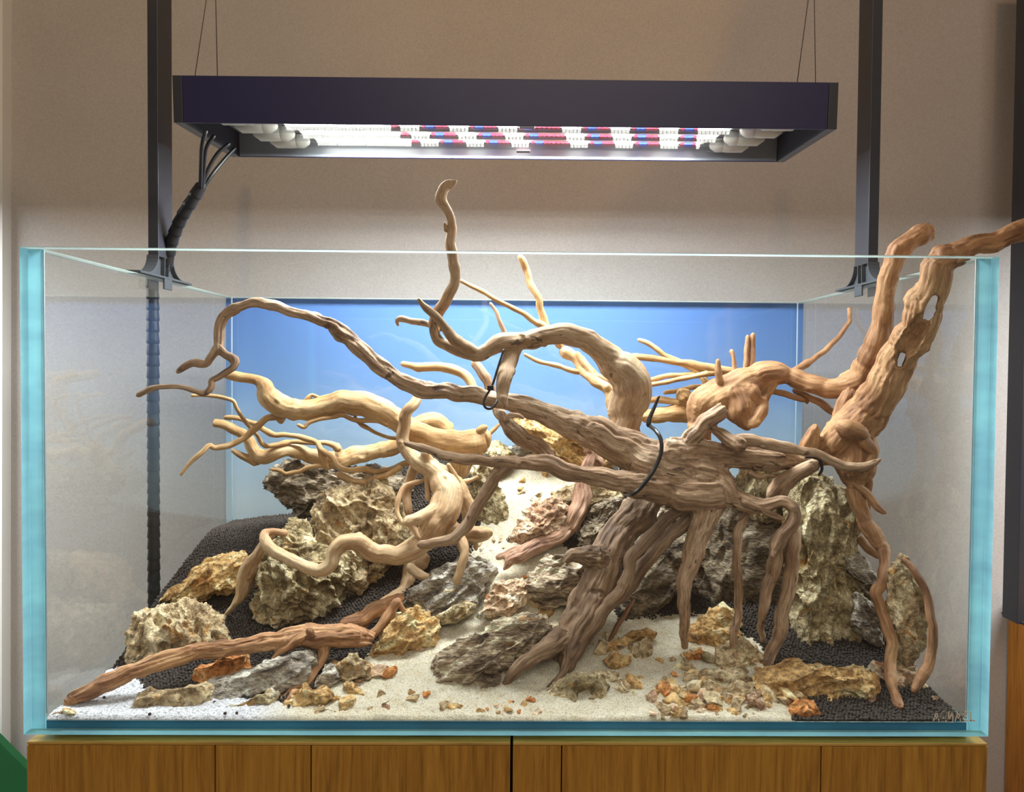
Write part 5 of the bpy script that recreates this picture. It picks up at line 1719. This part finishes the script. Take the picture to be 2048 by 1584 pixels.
# 8 -- pale golden root crown at left centre with the curved front root
wood('driftwood', 'pale golden root crown with a curved root snaking forward at left centre', M['w_pale'], [
    ([.30, .29, .29, .28, .27, .25, .23, .21, .20, .19, .18, .18, .19, .20, .215, .23], [(835, 793, 10), (829, 807, 11), (816, 824, 12), (808, 850, 12), (804, 880, 13), (816, 905, 15), (838, 924, 18), (864, 942, 21), (888, 968, 28), (897, 998, 33), (884, 1030, 31), (862, 1060, 27), (842, 1087, 24), (811, 1106, 22), (768, 1112, 20), (738, 1100, 18), (714, 1084, 18), (688, 1086, 17), (669, 1102, 16), (661, 1128, 15), (641, 1142, 14), (612, 1133, 13), (583, 1121, 13.5), (559, 1109, 14), (539, 1094, 13), (528, 1078, 11), (531, 1067, 9), (548, 1063, 8), (570, 1066, 8)]),
    ([.27, .28, .29], [(850, 905, 10), (860, 932, 13), (880, 968, 18)]),
    ([.30, .30, .29], [(880, 946, 16), (908, 970, 20), (928, 998, 18), (938, 1030, 17), (935, 1055, 15)]),
    ([.26, .245, .24], [(885, 1030, 20), (906, 1060, 17), (950, 1068, 19), (975, 1066, 15)]),
    ([.24, .215, .21], [(876, 1015, 17), (852, 1030, 14), (832, 1040, 13), (816, 1044, 13)]),
    ([.205, .21], [(716, 1082, 17), (718, 1074, 12)]),
], [
    ('root', [.28, .27], [(848, 910, 7), (853, 952, 6.5), (856, 996, 6)]),
    ('root', [.31, .31, .30], [(835, 922, 11), (822, 950, 10.5), (815, 984, 9.5), (818, 1025, 8.5)]),
    ('root', [.28, .25, .24], [(850, 960, 5), (812, 972, 5.5), (798, 996, 5.5), (795, 1022, 5), (804, 1046, 4.5)]),
    ('root', [.21, .20], [(816, 1044, 8), (826, 1056, 7), (838, 1076, 4)]),
    ('root', [.235, .22, .21, .205, None], [(915, 1068, 11), (926, 1092, 10.5), (926, 1116, 9.5), (920, 1142, 9.5), (912, 1166, 9), (906, 1189, 7), (904, 1210, 4)]),
    ('root', [.24, .23], [(940, 1076, 6), (950, 1086, 5.5), (952, 1098, 4)]),
    ('twig', [.27, .28], [(897, 930, 5), (907, 948, 5.5), (917, 964, 5)]),
    ('twig', [.29, .31], [(856, 925, 5), (890, 935, 5.5), (915, 965, 6), (935, 962, 5), (955, 954, 3)]),
    ('root', [.30, .28, None], [(845, 1120, 18), (820, 1140, 16), (818, 1165, 15), (800, 1190, 16), (765, 1213, 17), (730, 1238, 14)]),
    ('root', [.27, .25], [(822, 1136, 11), (840, 1150, 10), (862, 1156, 8)]),
], rough=0.25, voxel=0.0021)

# 9 -- small forked root leaning against the tan slab
wood('driftwood', 'small forked tan root draped over the yellow patched slab at left', M['w_pale'], [
    ([.225, .24, .25, .26, .265], [(545, 1066, 9), (534, 1081, 11), (517, 1109, 12), (498, 1134, 15), (487, 1158, 15), (482, 1184, 12), (469, 1210, 9), (452, 1229, 5), (436, 1243, 3)]),
    ([.25, .26], [(510, 1130, 10), (502, 1158, 10), (490, 1190, 7)]),
], rough=0.5, voxel=0.0018)

# 10 -- front left log
wood('driftwood', 'reddish brown log lying from the front left corner with a jagged torn end', M['w_red'], [
    ([.042, .05, .07, .09, .11, .12, .13, .135, .14], [(90, 1424, 12.5), (126, 1407, 15), (177, 1383, 17), (232, 1359, 19), (280, 1339, 18.5), (332, 1322, 18.5), (383, 1308, 19), (435, 1298, 19.5), (486, 1291, 19), (538, 1282, 21), (589, 1275, 24), (642, 1270, 26), (686, 1271, 25), (722, 1274, 20), (742, 1277, 11)], (True, False)),
    ([.11, .12], [(546, 1317, 6), (575, 1290, 10), (613, 1270, 14)]),
    ([.13, .11, .085, .06], [(655, 1272, 22), (648, 1299, 16), (639, 1323, 13.5), (625, 1349, 13), (604, 1372, 12), (578, 1393, 9), (557, 1412, 4)]),
    ([.13, .125], [(690, 1285, 14), (720, 1290, 9), (744, 1288, 4)]),
    ([.14, .145], [(690, 1258, 12), (722, 1262, 8), (750, 1268, 4)]),
], [
    ('root', [.15, .16, .17], [(742, 1268, 9), (758, 1258, 10), (775, 1235, 10.5), (795, 1204, 9)]),
    ('root', [.17, .17], [(797, 1206, 6), (806, 1220, 5.5), (815, 1228, 4)]),
    ('knot', [.105], [(618, 1262, 7), (622, 1267, 7), (626, 1270, 5)]),
    ('root_tip', [.06, .05], [(590, 1384, 7), (580, 1396, 5), (574, 1402, 3)]),
    ('root', [.17, .19, .20], [(690, 1246, 12), (726, 1238, 16), (765, 1216, 16), (800, 1196, 12)]),
], rough=1.0, voxel=0.0020)

# 11 -- curved slab of wood beside the sand path
wood('driftwood', 'pinkish brown curved slab of wood resting on the upper sand path', M['w_pink'], [
    ([.37, .36, .35, .33, .31, .29, .27, .26], [(1185, 905, 12), (1172, 935, 14), (1162, 967, 16), (1161, 997, 19), (1152, 1029, 21), (1132, 1058, 20), (1106, 1079, 18), (1076, 1091, 17), (1047, 1104, 16), (1024, 1119, 13), (1008, 1139, 4)]),
    ([.29, .275, .27], [(1060, 1092, 10), (1025, 1103, 9), (995, 1116, 6)]),
    ([.37, .36], [(1199, 926, 11), (1180, 905, 11), (1168, 885, 7), (1163, 872, 3)]),
], rough=0.9, voxel=0.002)

# 12 -- rear centre bundle of thin orange branches
wood('driftwood', 'bundle of thin orange branches fanning up behind the arching branch', M['w_gold'], [
    ([.31, .32, .34, .35], [(1235, 820, 22), (1218, 782, 13), (1188, 763, 11), (1162, 741, 10), (1149, 716, 10), (1130, 704, 14)]),
    ([.31, .33, .34], [(1216, 776, 9), (1190, 756, 8), (1170, 731, 7), (1155, 706, 6)]),
], [
    ('branch', [.34, .35, .36], [(1040, 513, 5.5), (1046, 522, 7), (1054, 543, 7), (1060, 567, 7), (1075, 596, 7.5), (1082, 618, 7.5), (1092, 652, 8.5), (1120, 690, 9)]),
    ('twig', [.32, .33, .35], [(921, 561, 3.5), (937, 569, 4.2), (975, 589, 5), (1003, 605, 5), (1032, 618, 5.5), (1063, 638, 6), (1090, 654, 6), (1120, 690, 6)]),
    ('twig', [.33, .34, .34], [(1218, 763, 6), (1177, 747, 6), (1148, 742, 5.5), (1107, 730, 5), (1076, 722, 4.5), (1050, 709, 3.5)]),
    ('branch', [.36, .34, .33], [(806, 728, 6), (839, 734, 8.5), (874, 735, 9), (908, 739, 9.5), (934, 753, 9.5), (948, 775, 9.5), (958, 800, 9)]),
    ('twig', [.33, .35], [(1213, 772, 6), (1185, 742, 5), (1165, 715, 4)]),
], rough=0.3, voxel=0.0019)

# 13 -- rear right fan
wood('driftwood', 'orange root stock with a fan of thin twigs against the blue backdrop right of centre', M['w_gold'], [
    ([.40, .41], [(1290, 832, 15), (1330, 828, 17), (1372, 828, 18), (1410, 830, 18)]),
    ([.40, .40], [(1366, 791, 17), (1380, 805, 17), (1400, 822, 16)]),
], [
    ('twig', [.41, .40, .39], [(1278, 680, 4.5), (1299, 688, 5), (1327, 708, 5.5), (1358, 724, 6), (1390, 740, 6.5), (1416, 768, 8)]),
    ('twig', [.42, .40, .39], [(1255, 716, 6), (1279, 714, 6.5), (1335, 720, 7), (1378, 728, 8), (1429, 737, 8), (1462, 742, 8)]),
    ('twig', [.40, .39], [(1300, 761, 5), (1342, 751, 5.5), (1390, 749, 6), (1437, 744, 7)]),
    ('twig', [.39, .38], [(1300, 770, 5), (1358, 759, 5), (1414, 747, 5.5)]),
    ('twig', [.40, .40], [(1284, 803, 5.5), (1319, 799, 6.5), (1358, 805, 7)]),
    ('twig', [.41, .41], [(1330, 785, 4), (1380, 776, 5), (1415, 770, 5)]),
], rough=0.3, voxel=0.0019)

# 14 -- root bowing over the slab at the right glass
wood('driftwood', 'thin tan root bowing down beside the upright slab near the right glass', M['w_root'], [
    ([.11, .095, .08, .07, .06], [(1806, 1118, 6), (1824, 1136, 8), (1843, 1161, 9), (1858, 1193, 9.5), (1862, 1232, 10), (1863, 1283, 10.5), (1858, 1322, 11), (1843, 1353, 11.5), (1829, 1381, 9)]),
], rough=0.4, voxel=0.0018)

# 15 -- cut stub between flat rocks at the foot of the trunk
wood('driftwood', 'short rusty root stick poking up between rocks right of the trunk', M['w_root'], [
    ([.19, .17, None], [(1268, 1200, 4), (1250, 1228, 6.5), (1232, 1256, 6), (1214, 1288, 4)]),
], rough=0.5, voxel=0.0018)


# ------------------------------------------------------------------ cable ties
def cable_tie(label, pts, Y, w=0.0022, tail=None, head=None):
    Ys = np.interp(np.linspace(0, 1, len(pts)), np.linspace(0, 1, len(Y)), Y)
    W = np.array([P(u, v, y) for (u, v), y in zip(pts, Ys)])
    root = empty('cable_tie', W[-1])
    tag(root, label, 'cable tie')
    b0 = np.array(W[-1])
    tube('strap', W - b0, w, M['tie'], root, 8, 0.003)
    if tail:
        Tt = np.array([P(*q) for q in tail])
        tube('tail', Tt - b0, np.linspace(w * 0.6, w * 1.3, len(Tt)), M['tie'], root, 8, 0.003)
    if head:
        h = P(*head) - b0
        box('head', h - np.array([.0045, .004, .0035]), h + np.array([.0045, .004, .0035]), M['tie'], root, 0.0006)
    return root


cable_tie('thin black cable tie around the arching branch at its downward stub', [(1007, 700), (996, 735), (984, 772), (972, 792), (967, 806), (972, 816), (983, 817), (992, 806), (998, 786)], [.155, .145, .14, .135, .15, .19], 0.0017, head=(981, 776, .135))
cable_tie('broad black cable tie strapped around the gnarled mass at right of centre', [(1300, 852), (1312, 862), (1322, 880), (1322, 905), (1312, 932), (1298, 955), (1280, 977), (1263, 989), (1246, 985), (1239, 955), (1240, 920)], [.155, .118, .112, .108, .105, .112, .20, .235], 0.0030, tail=[(1318, 793, .16), (1310, 812, .16), (1300, 835, .158), (1297, 850, .156)])
cable_tie('small black cable tie at the right end of the gnarled branch', [(1612, 915), (1626, 914), (1640, 922), (1644, 938), (1638, 950)], [.16, .155, .15, .155, .17], 0.0022)
